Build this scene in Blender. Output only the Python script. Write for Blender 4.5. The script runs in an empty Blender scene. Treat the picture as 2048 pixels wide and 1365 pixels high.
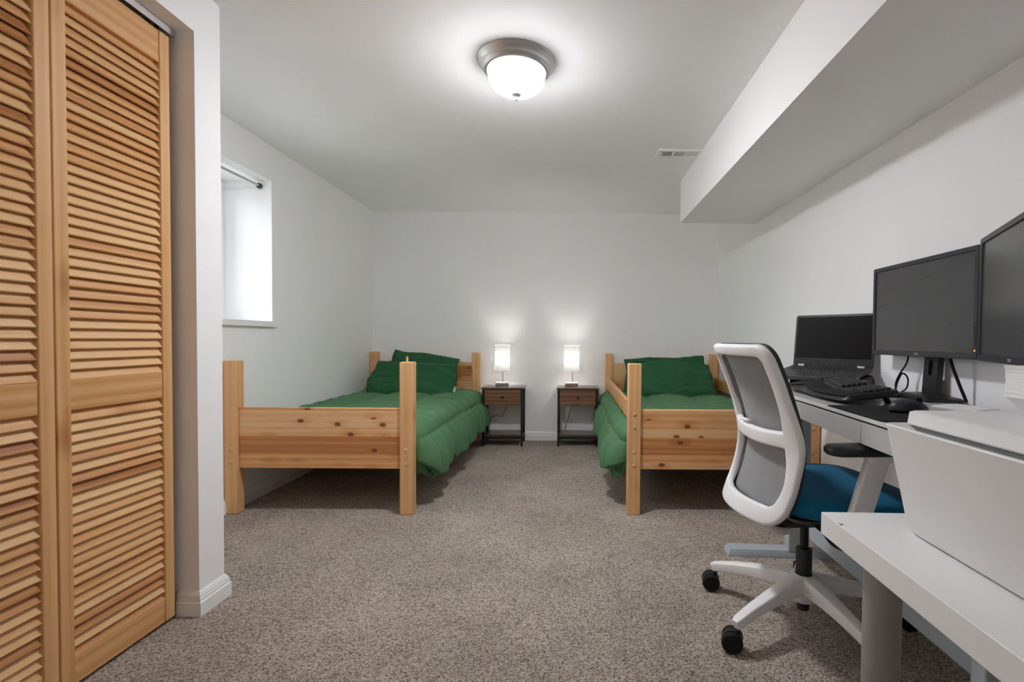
import bpy, bmesh, math, random
from math import pi, sin, cos, radians as rad, sqrt
from mathutils import Vector, Matrix, noise

random.seed(7)
SC = bpy.context.scene
COL = SC.collection

# ------------------------------------------------------------------ nodes / materials
class NT:
    def __init__(s, name):
        s.m = bpy.data.materials.new(name); s.m.use_nodes = True
        s.t = s.m.node_tree; s.t.nodes.clear()
        s.out = s.t.nodes.new('ShaderNodeOutputMaterial')
    def n(s, typ, props=None, **ins):
        nd = s.t.nodes.new('ShaderNode' + typ)
        for k, v in (props or {}).items(): setattr(nd, k, v)
        for k, v in ins.items():
            key = int(k[1:]) if k[0] == '_' and k[1:].isdigit() else k.replace('_', ' ')
            sock = nd.inputs[key]
            if isinstance(v, bpy.types.NodeSocket): s.t.links.new(v, sock)
            else:
                if isinstance(v, tuple) and len(v) == 3 and sock.type == 'RGBA': v = v + (1,)
                sock.default_value = v
        return nd
    def math(s, op, a, b=0.0, c=0.0, clamp=False):
        return s.n('Math', {'operation': op, 'use_clamp': clamp}, _0=a, _1=b, _2=c).outputs[0]
    def mix(s, f, a, b, mode='MIX'):
        nd = s.t.nodes.new('ShaderNodeMix'); nd.data_type = 'RGBA'; nd.blend_type = mode
        for i, v in ((0, f), (6, a), (7, b)):
            if isinstance(v, bpy.types.NodeSocket): s.t.links.new(v, nd.inputs[i])
            else:
                if isinstance(v, tuple) and len(v) == 3: v = v + (1,)
                nd.inputs[i].default_value = v
        return nd.outputs[2]
    def ramp(s, f, stops):
        nd = s.t.nodes.new('ShaderNodeValToRGB'); s.t.links.new(f, nd.inputs[0])
        e = nd.color_ramp.elements
        while len(e) < len(stops): e.new(0.5)
        for el, (p, c) in zip(e, stops):
            el.position = p; el.color = (c if len(c) == 4 else c + (1,)) if isinstance(c, tuple) else (c, c, c, 1)
        return nd.outputs[0]
    def obj(s): return s.n('TexCoord').outputs['Object']
    def noise(s, v, scale, detail=3.0, rough=0.5):
        return s.n('TexNoise', Vector=v, Scale=scale, Detail=detail, Roughness=rough).outputs[0]
    def bump(s, h, strength, dist):
        return s.n('Bump', Height=h, Strength=strength, Distance=dist).outputs[0]
    def pbr(s, **k):
        p = s.n('BsdfPrincipled', None, **k)
        s.t.links.new(p.outputs[0], s.out.inputs[0]); return s.m

def plain(name, col, rough=0.5, metal=0.0, spec=0.5, var=0.04, scale=30.0, bump=0.0, bscale=200.0, **kw):
    t = NT(name); o = t.obj()
    n = t.noise(o, scale, 3)
    c = t.mix(n, tuple(x * (1 - var) for x in col), tuple(min(1, x * (1 + var)) for x in col))
    k = dict(Base_Color=c, Roughness=rough, Metallic=metal, Specular_IOR_Level=spec)
    if bump: k['Normal'] = t.bump(t.noise(o, bscale, 3), bump, 0.002)
    k.update(kw)
    return t.pbr(**k)

def wood(name, light, mid, dark, axis=0, saxis=2, strip=0.0, knots=0.11, keep=0.5, rough=0.42, knotcol=(0.15, 0.05, 0.018),
         attr=None, grain=1.0, stripvar=1.0, coat=0.15):
    t = NT(name); o = t.obj()
    sp = t.n('SeparateXYZ', Vector=o).outputs
    third = 3 - axis - saxis
    lox = t.n('SeparateXYZ', Vector=t.n('ObjectInfo').outputs['Location']).outputs[0]
    g, s_, q = sp[axis], sp[saxis], sp[third]
    if attr:
        r = t.n('Attribute', {'attribute_name': attr}).outputs['Fac']
    elif strip:
        idx = t.math('ADD', t.math('FLOOR', t.math('DIVIDE', s_, strip)), t.math('MULTIPLY', lox, 5.3))
        r = t.n('TexWhiteNoise', {'noise_dimensions': '1D'}, W=idx).outputs[0]
    else:
        r = t.math('ADD', 0.45, 0.0)
    gs = t.math('ADD', t.math('ADD', g, t.math('MULTIPLY', r, 17.3)), t.math('MULTIPLY', lox, 3.71))
    def vec(a, b, c):
        return t.n('CombineXYZ', X=t.math('MULTIPLY', gs, a), Y=t.math('MULTIPLY', s_, b), Z=t.math('MULTIPLY', q, c)).outputs[0]
    # voronoi knots
    kv = t.n('TexVoronoi', {'feature': 'F1', 'voronoi_dimensions': '2D' if strip else '3D'}, Vector=vec(5.4, 8.6, 8.6), Scale=1.0)
    kd, kc = kv.outputs['Distance'], kv.outputs['Color']
    ksel = t.math('GREATER_THAN', t.n('SeparateColor', Color=kc).outputs[0], keep)
    near = t.math('MULTIPLY', t.math('SUBTRACT', 1.0, t.math('DIVIDE', kd, 0.42), clamp=True), ksel)
    # grain with deflection round knots
    base = t.noise(vec(0.9, 16 * grain, 16 * grain), 1.0, 4, 0.55)
    fine = t.noise(vec(2.2, 170 * grain, 170 * grain), 1.0, 3, 0.6)
    wv = t.n('TexWave', {'wave_type': 'BANDS', 'bands_direction': 'Y'}, Vector=vec(0.35, 9 * grain, 9 * grain), Scale=1.0,
             Distortion=5.0, Detail=2.0, Detail_Scale=0.8).outputs['Fac']
    v = t.math('ADD', t.math('MULTIPLY', base, 0.45), t.math('MULTIPLY', wv, 0.2))
    v = t.math('ADD', v, t.math('MULTIPLY', fine, 0.28))
    v = t.math('ADD', v, t.math('MULTIPLY', t.math('SUBTRACT', r, 0.5), 0.55 * stripvar))
    v = t.math('ADD', v, t.math('MULTIPLY', near, 0.35))
    col = t.ramp(v, [(0.2, light), (0.52, mid), (0.9, dark)])
    if knots > 0:
        core = t.math('MULTIPLY', t.math('LESS_THAN', kd, knots), ksel)
        ring = t.math('MULTIPLY', t.math('LESS_THAN', kd, knots * 1.35), ksel)
        col = t.mix(t.math('MULTIPLY', ring, 0.55), col, dark)
        col = t.mix(t.math('MULTIPLY', core, 0.85), col, knotcol)
    h = fine
    if strip and not attr:
        fr = t.math('FRACT', t.math('DIVIDE', s_, strip))
        seam = t.math('LESS_THAN', fr, 0.02)
        col = t.mix(t.math('MULTIPLY', seam, 0.35), col, dark)
    return t.pbr(Base_Color=col, Roughness=rough, Specular_IOR_Level=0.4, Coat_Weight=coat, Coat_Roughness=0.25,
                 Normal=t.bump(h, 0.12, 0.001))

def carpet_mat():
    t = NT('carpet'); o = t.obj()
    n1 = t.noise(o, 185, 4, 0.7)
    vo = t.n('TexVoronoi', {'feature': 'F1'}, Vector=t.n('MixRGB', {'blend_type': 'ADD'}, Fac=0.012, Color1=o,
             Color2=t.n('TexNoise', Vector=o, Scale=60.0).outputs['Color']).outputs[0], Scale=235.0)
    tuft = t.n('SeparateColor', Color=vo.outputs['Color']).outputs[0]
    v = t.math('ADD', t.math('MULTIPLY', n1, 0.75), t.math('MULTIPLY', tuft, 0.42))
    v = t.math('SUBTRACT', v, 0.09)
    col = t.ramp(v, [(0.20, (0.062, 0.046, 0.034)), (0.38, (0.29, 0.236, 0.190)), (0.55, (0.58, 0.497, 0.418)), (0.78, (0.80, 0.712, 0.620))])
    big = t.noise(o, 2.2, 3, 0.6)
    col = t.mix(t.ramp(big, [(0.35, 0.0), (0.65, 1.0)]), t.mix(1.0, col, (0.80, 0.79, 0.775), 'MULTIPLY'), t.mix(1.0, col, (1.06, 1.06, 1.06), 'MULTIPLY'))
    h = t.math('SUBTRACT', t.math('MULTIPLY', n1, 1.0), t.math('MULTIPLY', vo.outputs['Distance'], 0.9))
    return t.pbr(Base_Color=col, Roughness=1.0, Specular_IOR_Level=0.05, Sheen_Weight=0.15, Sheen_Roughness=0.6,
                 Normal=t.bump(h, 0.8, 0.007))

def fabric(name, c0, c1, scale=18, sheen=0.2, weave=900, bump=0.25, rough=0.85):
    t = NT(name); o = t.obj()
    c = t.mix(t.noise(o, scale, 4, 0.6), c0, c1)
    h = t.math('ADD', t.math('MULTIPLY', t.noise(o, weave, 2), 0.15), t.noise(o, 34, 4, 0.65))
    return t.pbr(Base_Color=c, Roughness=rough, Specular_IOR_Level=0.15, Sheen_Weight=sheen, Sheen_Roughness=0.45,
                 Normal=t.bump(h, bump, 0.006))

M = {}
M['wall'] = plain('wall_paint', (0.94, 0.94, 0.945), 0.75, spec=0.25, var=0.012, scale=3, bump=0.06, bscale=90)
M['ceil'] = plain('ceiling_paint', (0.94, 0.94, 0.94), 0.8, spec=0.2, var=0.01, scale=3, bump=0.08, bscale=70)
M['trim'] = plain('trim_paint', (0.90, 0.90, 0.895), 0.4, spec=0.4, var=0.01, scale=5)
M['carpet'] = carpet_mat()
PL, PM, PD = (0.82, 0.52, 0.26), (0.74, 0.365, 0.138), (0.50, 0.19, 0.058)
M['pine_x'] = wood('pine_board', PL, PM, PD, 0, 2, strip=0.047, knots=0.085, keep=0.42, stripvar=1.9)
M['pine_z'] = wood('pine_post', PL, (0.76, 0.42, 0.18), PD, 2, 0, strip=0.0, knots=0.10, keep=0.62)
M['pine_y'] = wood('pine_rail', PL, PM, PD, 1, 2, strip=0.0, knots=0.09, keep=0.72)
M['plug'] = wood('pine_plug', PL, (0.68, 0.36, 0.15), PD, 0, 2, knots=0)
SL, SM, SD = (0.80, 0.50, 0.24), (0.68, 0.35, 0.135), (0.40, 0.15, 0.045)
M['slat'] = wood('louvre_wood', SL, SM, SD, 1, 2, attr='tone', knots=0.07, keep=0.88, stripvar=1.35, knotcol=(0.16, 0.06, 0.025), rough=0.5, coat=0.0)
M['stile'] = wood('stile_wood', SL, (0.70, 0.375, 0.15), SD, 2, 1, knots=0.0, rough=0.55, coat=0.0)
M['drail'] = wood('door_rail_wood', SL, (0.66, 0.33, 0.12), SD, 1, 2, knots=0.06, keep=0.85, rough=0.55, coat=0.0)
M['walnut'] = wood('rustic_walnut', (0.34, 0.170, 0.085), (0.18, 0.083, 0.041), (0.025, 0.013, 0.008), 0, 2, knots=0.09, keep=0.7, knotcol=(0.012, 0.007, 0.005), rough=0.45, grain=0.9)
M['walnut_top'] = wood('walnut_top', (0.14, 0.09, 0.065), (0.085, 0.05, 0.036), (0.035, 0.02, 0.015), 0, 1, knots=0.0, rough=0.30, coat=0.4)
M['blackmetal'] = plain('black_powder_coat', (0.012, 0.012, 0.013), 0.45, spec=0.5)
M['comforter'] = fabric('comforter_green', (0.082, 0.192, 0.090), (0.108, 0.236, 0.116), 9, 0.06, 700, 0.25)
M['pillow'] = fabric('pillow_green', (0.026, 0.108, 0.047), (0.036, 0.136, 0.060), 9, 0.05, 700, 0.2)
M['pillowwhite'] = fabric('pillow_white', (0.62, 0.63, 0.60), (0.7, 0.7, 0.68), 12, 0.1)
M['mattress'] = fabric('mattress_ticking', (0.5, 0.5, 0.49), (0.58, 0.58, 0.57), 20, 0.1)
M['seat'] = fabric('teal_fabric', (0.007, 0.125, 0.24), (0.010, 0.155, 0.29), 60, 0.1, 1500, 0.1, 0.8)
M['whiteplastic'] = plain('white_plastic', (0.90, 0.89, 0.90), 0.42, spec=0.45, var=0.05, scale=9)
M['meshfab'] = fabric('grey_mesh', (0.23, 0.23, 0.232), (0.31, 0.31, 0.312), 22, 0.2, 1600, 0.2, 0.9)
M['darkedge'] = plain('charcoal_plastic', (0.035, 0.035, 0.036), 0.6)
M['black'] = plain('black_plastic', (0.014, 0.014, 0.015), 0.42, spec=0.5, var=0.1)
M['blackgloss'] = plain('gloss_black', (0.008, 0.008, 0.008), 0.2)
M['rubber'] = plain('black_rubber', (0.010, 0.010, 0.010), 0.7, spec=0.25)
M['bezel'] = plain('bezel_grey', (0.033, 0.033, 0.040), 0.38, spec=0.5)
M['key'] = plain('keycap', (0.026, 0.026, 0.027), 0.34, spec=0.5)
M['lapkey'] = plain('laptop_keycap', (0.03, 0.03, 0.031), 0.5)
M['lapbody'] = plain('laptop_shell', (0.045, 0.045, 0.048), 0.45, spec=0.4)
M['silver'] = plain('silver_plastic', (0.55, 0.55, 0.56), 0.3, metal=0.6)
M['nickel'] = plain('brushed_nickel', (0.60, 0.60, 0.59), 0.42, metal=1.0, var=0.08, scale=40)
M['chrome'] = plain('polished_chrome', (0.62, 0.62, 0.62), 0.18, metal=1.0)
M['desktop'] = plain('desk_top_gloss', (0.72, 0.72, 0.72), 0.16, spec=0.5, var=0.01)
M['deskfront'] = plain('desk_front', (0.52, 0.52, 0.515), 0.28, spec=0.5, var=0.01)
M['deskleg'] = plain('desk_leg_paint', (0.45, 0.50, 0.54), 0.45, var=0.02)
M['table'] = plain('white_laminate', (0.87, 0.87, 0.86), 0.38, spec=0.4, var=0.015, scale=4)
M['tableleg'] = plain('grey_steel_leg', (0.36, 0.36, 0.36), 0.36, metal=0.3, var=0.05, scale=6)
M['printer'] = plain('printer_shell', (0.82, 0.82, 0.815), 0.45, spec=0.4, var=0.01)
M['printerslot'] = plain('printer_slot', (0.16, 0.16, 0.16), 0.5)
M['paper'] = plain('paper', (0.86, 0.86, 0.855), 0.8, spec=0.15, var=0.02, scale=60)
M['lampbase'] = plain('lamp_base_metal', (0.30, 0.29, 0.28), 0.35, metal=0.8)
M['lampbasewarm'] = plain('lamp_base_bronze', (0.36, 0.25, 0.19), 0.35, metal=0.6)
M['white'] = plain('white_gloss', (0.70, 0.70, 0.70), 0.35)
M['cord'] = plain('brown_cord', (0.20, 0.16, 0.135), 0.5)
M['dark'] = plain('duct_shade_black', (0.015, 0.015, 0.015), 0.8)  # near-black that paints the shade inside the vent duct
M['pad'] = plain('mouse_pad_cloth', (0.018, 0.018, 0.019), 0.85, spec=0.2, bump=0.1, bscale=1500)
M['logo'] = plain('logo_silver', (0.55, 0.55, 0.57), 0.35, metal=0.3)
M['ventdark'] = plain('vent_grey', (0.55, 0.55, 0.545), 0.6)

def screen_mat(name, col, rough, spec):
    t = NT(name); o = t.obj()
    sm = t.noise(t.n('VectorMath', {'operation': 'MULTIPLY'}, _0=o, _1=(30.0, 16.0, 55.0)).outputs[0], 1.0, 4, 0.6)
    blot = t.ramp(t.noise(o, 8, 3, 0.6), [(0.52, 0.0), (0.7, 1.0)])
    smear = t.math('MULTIPLY', t.ramp(sm, [(0.55, 0.0), (0.75, 1.0)]), blot)
    c = t.mix(t.math('MULTIPLY', smear, 0.7), col, tuple(x * 0.25 for x in col))
    return t.pbr(Base_Color=c, Roughness=rough, Specular_IOR_Level=spec)
M['screen'] = screen_mat('monitor_screen', (0.070, 0.070, 0.071), 0.27, 0.5)
M['lapscreen'] = screen_mat('laptop_screen', (0.004, 0.004, 0.004), 0.35, 0.18)

def glass_mat():
    t = NT('window_glass')
    g = t.n('BsdfGlossy', Color=(1, 1, 1), Roughness=0.03); tr = t.n('BsdfTransparent', Color=(0.97, 0.98, 0.98))
    f = t.n('Fresnel', IOR=1.3)
    mx = t.n('MixShader', Fac=f.outputs[0]); t.t.links.new(tr.outputs[0], mx.inputs[1]); t.t.links.new(g.outputs[0], mx.inputs[2])
    t.t.links.new(mx.outputs[0], t.out.inputs[0]); return t.m
M['glass'] = glass_mat()

def emit(name, col, strength, tex=False):
    t = NT(name)
    c = col
    if tex:
        o = t.obj(); nz = t.n('TexNoise', Vector=o, Scale=13.0, Detail=3.0, Distortion=2.5).outputs[0]
        c = t.mix(t.ramp(nz, [(0.4, 0.0), (0.62, 1.0)]), tuple(x * 0.86 for x in col), col)
    st = strength
    if tex:
        z = t.n('SeparateXYZ', Vector=t.obj()).outputs[2]
        k = t.n('MapRange', None, Value=z, From_Min=-0.071, From_Max=-0.125, To_Min=0.009, To_Max=1.0).outputs[0]
        st = t.math('MULTIPLY', k, strength)
    e = t.n('Emission', Color=c, Strength=st)
    gl = t.n('BsdfGlossy', Color=(1, 1, 1), Roughness=0.12)
    ad = t.n('MixShader', Fac=0.04)
    t.t.links.new(e.outputs[0], ad.inputs[1]); t.t.links.new(gl.outputs[0], ad.inputs[2])
    t.t.links.new(ad.outputs[0], t.out.inputs[0]); return t.m
M['dome'] = emit('alabaster_glass_lit', (0.95, 0.957, 1.0), 53.0, True)
M['led'] = emit('amber_led', (1.0, 0.35, 0.08), 0.25)

def shade_mat():
    t = NT('fabric_shade')
    d = t.n('BsdfDiffuse', Color=(0.85, 0.85, 0.84)); tr = t.n('BsdfTranslucent', Color=(0.85, 0.85, 0.84))
    mx = t.n('MixShader', Fac=0.26); t.t.links.new(d.outputs[0], mx.inputs[1]); t.t.links.new(tr.outputs[0], mx.inputs[2])
    t.t.links.new(mx.outputs[0], t.out.inputs[0]); return t.m
M['shade'] = shade_mat()

# ------------------------------------------------------------------ mesh builder
class MB:
    def __init__(s): s.v = []; s.f = []; s.tone = []
    def add(s, vs, fs):
        b = len(s.v); s.v += [tuple(p) for p in vs]; s.f += [tuple(i + b for i in f) for f in fs]; return s
    def box(s, x0, x1, y0, y1, z0, z1):
        vs = [(x, y, z) for z in (z0, z1) for y in (y0, y1) for x in (x0, x1)]
        return s.add(vs, [(0, 2, 3, 1), (4, 5, 7, 6), (0, 1, 5, 4), (2, 6, 7, 3), (0, 4, 6, 2), (1, 3, 7, 5)])
    def grid(s, fn, nu, nv, closeu=False, closev=False):
        vs = [fn(i / (nu if closeu else nu - 1), j / (nv if closev else nv - 1)) for j in range(nv) for i in range(nu)]
        fs = []
        for j in range(nv if closev else nv - 1):
            for i in range(nu if closeu else nu - 1):
                a = j * nu + i; b = j * nu + (i + 1) % nu
                c = ((j + 1) % nv) * nu + (i + 1) % nu; d = ((j + 1) % nv) * nu + i
                fs.append((a, b, c, d))
        return s.add(vs, fs)
    def loft(s, rings, caps=True, closed=False):
        n = len(rings[0]); vs = [p for r in rings for p in r]; fs = []
        m = len(rings)
        for j in range(m if closed else m - 1):
            for i in range(n):
                fs.append((j * n + i, j * n + (i + 1) % n, ((j + 1) % m) * n + (i + 1) % n, ((j + 1) % m) * n + i))
        if caps and not closed:
            fs.append(tuple(reversed(range(n)))); fs.append(tuple((m - 1) * n + i for i in range(n)))
        return s.add(vs, fs)
    def lathe(s, prof, c=(0, 0, 0), n=40, axis='z', caps=True):
        rings = []
        for r, h in prof:
            ring = []
            for i in range(n):
                a = 2 * pi * i / n
                p = (r * cos(a), r * sin(a), h)
                if axis == 'y': p = (r * cos(a), h, -r * sin(a))
                if axis == 'x': p = (h, r * cos(a), r * sin(a))
                ring.append((p[0] + c[0], p[1] + c[1], p[2] + c[2]))
            rings.append(ring)
        return s.loft(rings, caps)
    def cyl(s, c, r, h, n=24, axis='z', ch=0.0):
        ch = ch or min(r, h) * 0.08
        return s.lathe([(r - ch, 0), (r, ch), (r, h - ch), (r - ch, h)], c, n, axis)
    def sweep(s, path, prof, up=(0, 0, 1), caps=True):
        """prof(i,t) -> list of (a,b) offsets along side / up axes."""
        P = [Vector(p) for p in path]; rings = []
        n = len(P)
        for i, p in enumerate(P):
            d = (P[min(i + 1, n - 1)] - P[max(i - 1, 0)]).normalized()
            u = Vector(up(i / (n - 1)) if callable(up) else up)
            side = d.cross(u).normalized(); uu = side.cross(d).normalized()
            rings.append([p + side * a + uu * b for a, b in prof(i, i / (n - 1))])
        return s.loft(rings, caps)
    def tube(s, path, r, n=10):
        path = smooth_path(path, 6)
        P = [Vector(p) for p in path]
        # parallel transport frames
        rings = []; nrm = None
        for i, p in enumerate(P):
            d = (P[min(i + 1, len(P) - 1)] - P[max(i - 1, 0)]).normalized()
            if nrm is None:
                nrm = d.orthogonal().normalized()
            else:
                nrm = (nrm - d * nrm.dot(d)); nrm = nrm.normalized() if nrm.length > 1e-6 else d.orthogonal().normalized()
            b = d.cross(nrm)
            rings.append([p + (nrm * cos(2 * pi * k / n) + b * sin(2 * pi * k / n)) * r for k in range(n)])
        return s.loft(rings)
    def xf(s, mat, start=0):
        s.v[start:] = [tuple(mat @ Vector(p)) for p in s.v[start:]]; return s
    def build(s, name, mat, parent=None, smooth=None, bevel=0.0, seg=2, subsurf=0, loc=None, rot=None, solid=None, label=None, recalc=True):
        me = bpy.data.meshes.new(name)
        me.from_pydata(s.v, [], s.f)
        if recalc:
            bm = bmesh.new(); bm.from_mesh(me)
            bmesh.ops.recalc_face_normals(bm, faces=bm.faces); bm.to_mesh(me); bm.free()
        me.materials.append(M[mat] if isinstance(mat, str) else mat)
        if s.tone and len(s.tone) == len(s.v):
            at = me.attributes.new('tone', 'FLOAT', 'POINT'); at.data.foreach_set('value', s.tone)
        o = bpy.data.objects.new(name, me); COL.objects.link(o)
        if smooth is not None:
            me.shade_smooth()
            if smooth < 180: me.set_sharp_from_angle(angle=rad(smooth))
        if bevel:
            b = o.modifiers.new('bevel', 'BEVEL'); b.width = bevel; b.segments = seg; b.limit_method = 'ANGLE'; b.angle_limit = rad(40)
            b.use_clamp_overlap = True
            if smooth is None:
                me.shade_smooth(); me.set_sharp_from_angle(angle=rad(35))
        if solid:
            m = o.modifiers.new('solid', 'SOLIDIFY'); m.thickness = solid[0]; m.offset = solid[1]
        if subsurf:
            m = o.modifiers.new('sub', 'SUBSURF'); m.levels = subsurf; m.render_levels = subsurf
        if parent: o.parent = parent
        if loc: o.location = loc
        if rot: o.rotation_euler = rot
        if label: o['label'] = label
        return o

def smooth_path(pts, k):
    P = [Vector(p) for p in pts]
    if len(P) < 3: return P
    out = []
    for i in range(len(P) - 1):
        p0, p1, p2, p3 = P[max(i - 1, 0)], P[i], P[i + 1], P[min(i + 2, len(P) - 1)]
        for j in range(k):
            t = j / k
            out.append(0.5 * ((2 * p1) + (p2 - p0) * t + (2 * p0 - 5 * p1 + 4 * p2 - p3) * t * t + (3 * p1 - p0 - 3 * p2 + p3) * t ** 3))
    out.append(P[-1]); return out

def rrect(x0, x1, y0, y1, r, z, n=5):
    out = []
    for cx, cy, a0 in ((x1 - r, y1 - r, 0), (x0 + r, y1 - r, 90), (x0 + r, y0 + r, 180), (x1 - r, y0 + r, 270)):
        for i in range(n + 1):
            a = rad(a0 + 90 * i / n); out.append((cx + r * cos(a), cy + r * sin(a), z))
    return out

def rp(w, h, r=0.35, n=3):
    """rounded rectangle profile (a,b) of full width w, height h"""
    rr = min(w, h) * r
    return [(p[0], p[1]) for p in rrect(-w / 2, w / 2, -h / 2, h / 2, rr, 0, n)]

def tag(o, label, cat=None, group=None, kind=None):
    o['label'] = label
    if cat: o['category'] = cat
    if group: o['group'] = group
    if kind: o['kind'] = kind
    return o

def thing(name, label, cat, loc=(0, 0, 0), rz=0.0, group=None, kind=None):
    o = bpy.data.objects.new(name, None); COL.objects.link(o)
    o.empty_display_size = 0.05
    o.location = loc; o.rotation_euler = (0, 0, rz)
    return tag(o, label, cat, group, kind)

def struct(mb, name, mat, label, cat, **k):
    o = mb.build(name, mat, **k); return tag(o, label, cat, None, 'structure')

# ------------------------------------------------------------------ the room
ZC = 2.143; XL = -1.876; XR = 1.366; YB = 4.60; YN = -0.9
CX = -1.277            # closet front plane
DY0, DY1 = 0.895, 1.667  # closet opening
DZ = 1.982
b = MB(); b.box(-2.3, 1.6, YN, YB + 0.2, -0.10, 0.0)
struct(b, 'floor', 'carpet', 'brown-grey speckled carpet covering the bedroom floor', 'floor')
b = MB(); b.box(-2.3, 1.6, YN, YB + 0.2, ZC, ZC + 0.1)
struct(b, 'ceiling', 'ceil', 'flat white painted ceiling with the round light', 'ceiling')
b = MB(); b.box(-2.3, 1.6, YB, YB + 0.12, 0.0, ZC)
struct(b, 'wall_back', 'wall', 'white back wall behind the two beds and nightstands', 'wall')
b = MB(); b.box(XR, XR + 0.12, YN, YB, 0.0, ZC)
struct(b, 'wall_right', 'wall', 'white right wall beside the desk with the screens', 'wall')
# left wall with the deep window opening
WY0, WY1, WZ0, WZ1 = 2.14, 3.062, 1.05, 1.925
XO = -2.2
b = MB()
b.box(XO, XL, 1.787, WY0, 0, ZC); b.box(XO, XL, WY1, YB, 0, ZC)
b.box(XO, XL, WY0, WY1, 0, WZ0); b.box(XO, XL, WY0, WY1, WZ1, ZC)
struct(b, 'wall_left', 'wall', 'white left wall holding the recessed window', 'wall')
# closet front wall: stub, header, rest
b = MB()
b.box(CX - 0.12, CX, YN, DY0, 0, ZC)
b.box(CX - 0.12, CX, DY0, DY1, DZ, ZC)
b.box(XL, CX, DY1, 1.787, 0, ZC); b.box(XL, CX - 0.12, YN, YN + 0.1, 0, ZC)
struct(b, 'wall_closet', 'wall', 'white closet wall end and header round the louvred doors', 'wall')
b = MB(); b.box(XL - 0.1, XL, YN, 1.787, 0, ZC)
struct(b, 'wall_closet_back', 'wall', 'white rear wall inside the closet behind the louvred doors', 'wall')
# soffit (boxed beam)
SY1 = 3.652; SX = 0.797; SZ = 1.834
b = MB(); b.box(SX, XR, YN, SY1, SZ, ZC)
struct(b, 'ceiling_soffit', 'wall', 'white boxed soffit running along the top of the right wall', 'soffit')

def baseboard(name, p0, p1, nrm, label, ext0=0.0, ext1=0.0):
    """profile extruded from p0 to p1; nrm = outward direction"""
    prof = [(0, 0), (0.016, 0), (0.016, 0.047), (0.0125, 0.051), (0.0125, 0.060), (0.0105, 0.063), (0.0105, 0.068), (0.006, 0.078), (0.003, 0.083), (0, 0.083)]
    d = (Vector(p1) - Vector(p0)).normalized(); n = Vector(nrm)
    r0 = [Vector(p0) + n * a + Vector((0, 0, h)) - d * (ext0 * a / 0.016) for a, h in prof]
    r1 = [Vector(p1) + n * a + Vector((0, 0, h)) + d * (ext1 * a / 0.016) for a, h in prof]
    mb = MB(); mb.loft([r0, r1]); return mb, label
def put_base(name, segs, label):
    mb = MB()
    for s in segs:
        m, _ = baseboard(name, *s[:3], label, *(s[3:] if len(s) > 3 else ()))
        mb.add(m.v, m.f)
    return struct(mb, name, 'trim', label, 'baseboard')
put_base('baseboard_back', [((XL, YB, 0), (XR, YB, 0), (0, -1, 0))], 'white stepped baseboard along the back wall')
put_base('baseboard_left', [((XL, 1.803, 0), (XL, YB - 0.016, 0), (1, 0, 0))], 'white stepped baseboard along the left wall under the bed')
put_base('baseboard_right', [((XR, YN, 0), (XR, YB - 0.016, 0), (-1, 0, 0))], 'white stepped baseboard along the right wall')
put_base('baseboard_closet', [((CX, DY1, 0), (CX, 1.787, 0), (1, 0, 0), 0.016, 0.016),
                              ((-1.345, DY1, 0), (CX, DY1, 0), (0, -1, 0), 0, 0.016),
                              ((XL + 0.016, 1.787, 0), (CX, 1.787, 0), (0, 1, 0), 0, 0.016)],
         'white stepped baseboard wrapped round the closet wall end')

b = MB(); b.box(-2.3, 1.6, YN - 0.12, YN, 0.0, ZC)
struct(b, 'wall_front', 'wall', 'white wall at the near end of the room', 'wall')
# window
w = thing('window_1', 'white framed window set deep in the left wall', 'window', (XO, (WY0 + WY1) / 2, WZ0), kind='structure')
hw = (WY1 - WY0) / 2; hh = WZ1 - WZ0
b = MB(); t_ = 0.045
for (y0, y1, z0, z1) in ((-hw, -hw + t_, 0, hh), (hw - t_, hw, 0, hh), (-hw + t_, hw - t_, 0, t_), (-hw + t_, hw - t_, hh - t_, hh), (-0.025, 0.025, t_, hh - t_)):
    b.box(-0.03, 0.03, y0, y1, z0, z1)
b.build('window_frame', 'trim', w, bevel=0.004)
b = MB()
for y0, y1 in ((-hw + t_, -0.025), (0.025, hw - t_)):
    for (a0, a1, c0, c1) in ((y0, y0 + 0.03, t_, hh - t_), (y1 - 0.03, y1, t_, hh - t_), (y0 + 0.03, y1 - 0.03, t_, t_ + 0.03), (y0 + 0.03, y1 - 0.03, hh - t_ - 0.03, hh - t_)):
        b.box(-0.015, 0.018, a0, a1, c0, c1)
b.build('sash', 'trim', w, bevel=0.003)
b = MB(); b.box(-0.004, 0.0, -hw + t_, hw - t_, t_, hh - t_)
b.build('pane', 'glass', w)
b = MB(); b.box(0.03, -XO + XL + 0.0005, -hw + 0.0005, hw - 0.0005, -0.0005, 0.004)
b.box(-XO + XL + 0.0005, -XO + XL + 0.022, -hw - 0.012, hw + 0.012, -0.030, 0.004)
b.build('window_sill', 'trim', w, bevel=0.003)
# tension rod
r = thing('tension_rod', 'thin grey curtain tension rod across the window recess', 'curtain rod', (-1.945, WY1, 1.893))
b = MB(); b.cyl((0, -0.60, 0), 0.0085, 0.585, 20, 'y'); b.build('rod', 'nickel', r, smooth=40)
b = MB(); b.cyl((0, -(WY1 - WY0), 0), 0.0105, WY1 - WY0 - 0.58, 20, 'y'); b.build('rod', 'nickel', r, smooth=40)
for y in (-0.022, -(WY1 - WY0)):
    b = MB(); b.cyl((0, y, 0), 0.0165, 0.022, 24, 'y', 0.003); b.build('end_cap', 'bezel', r, smooth=40, label='dark rubber end cap of the rod')

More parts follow.
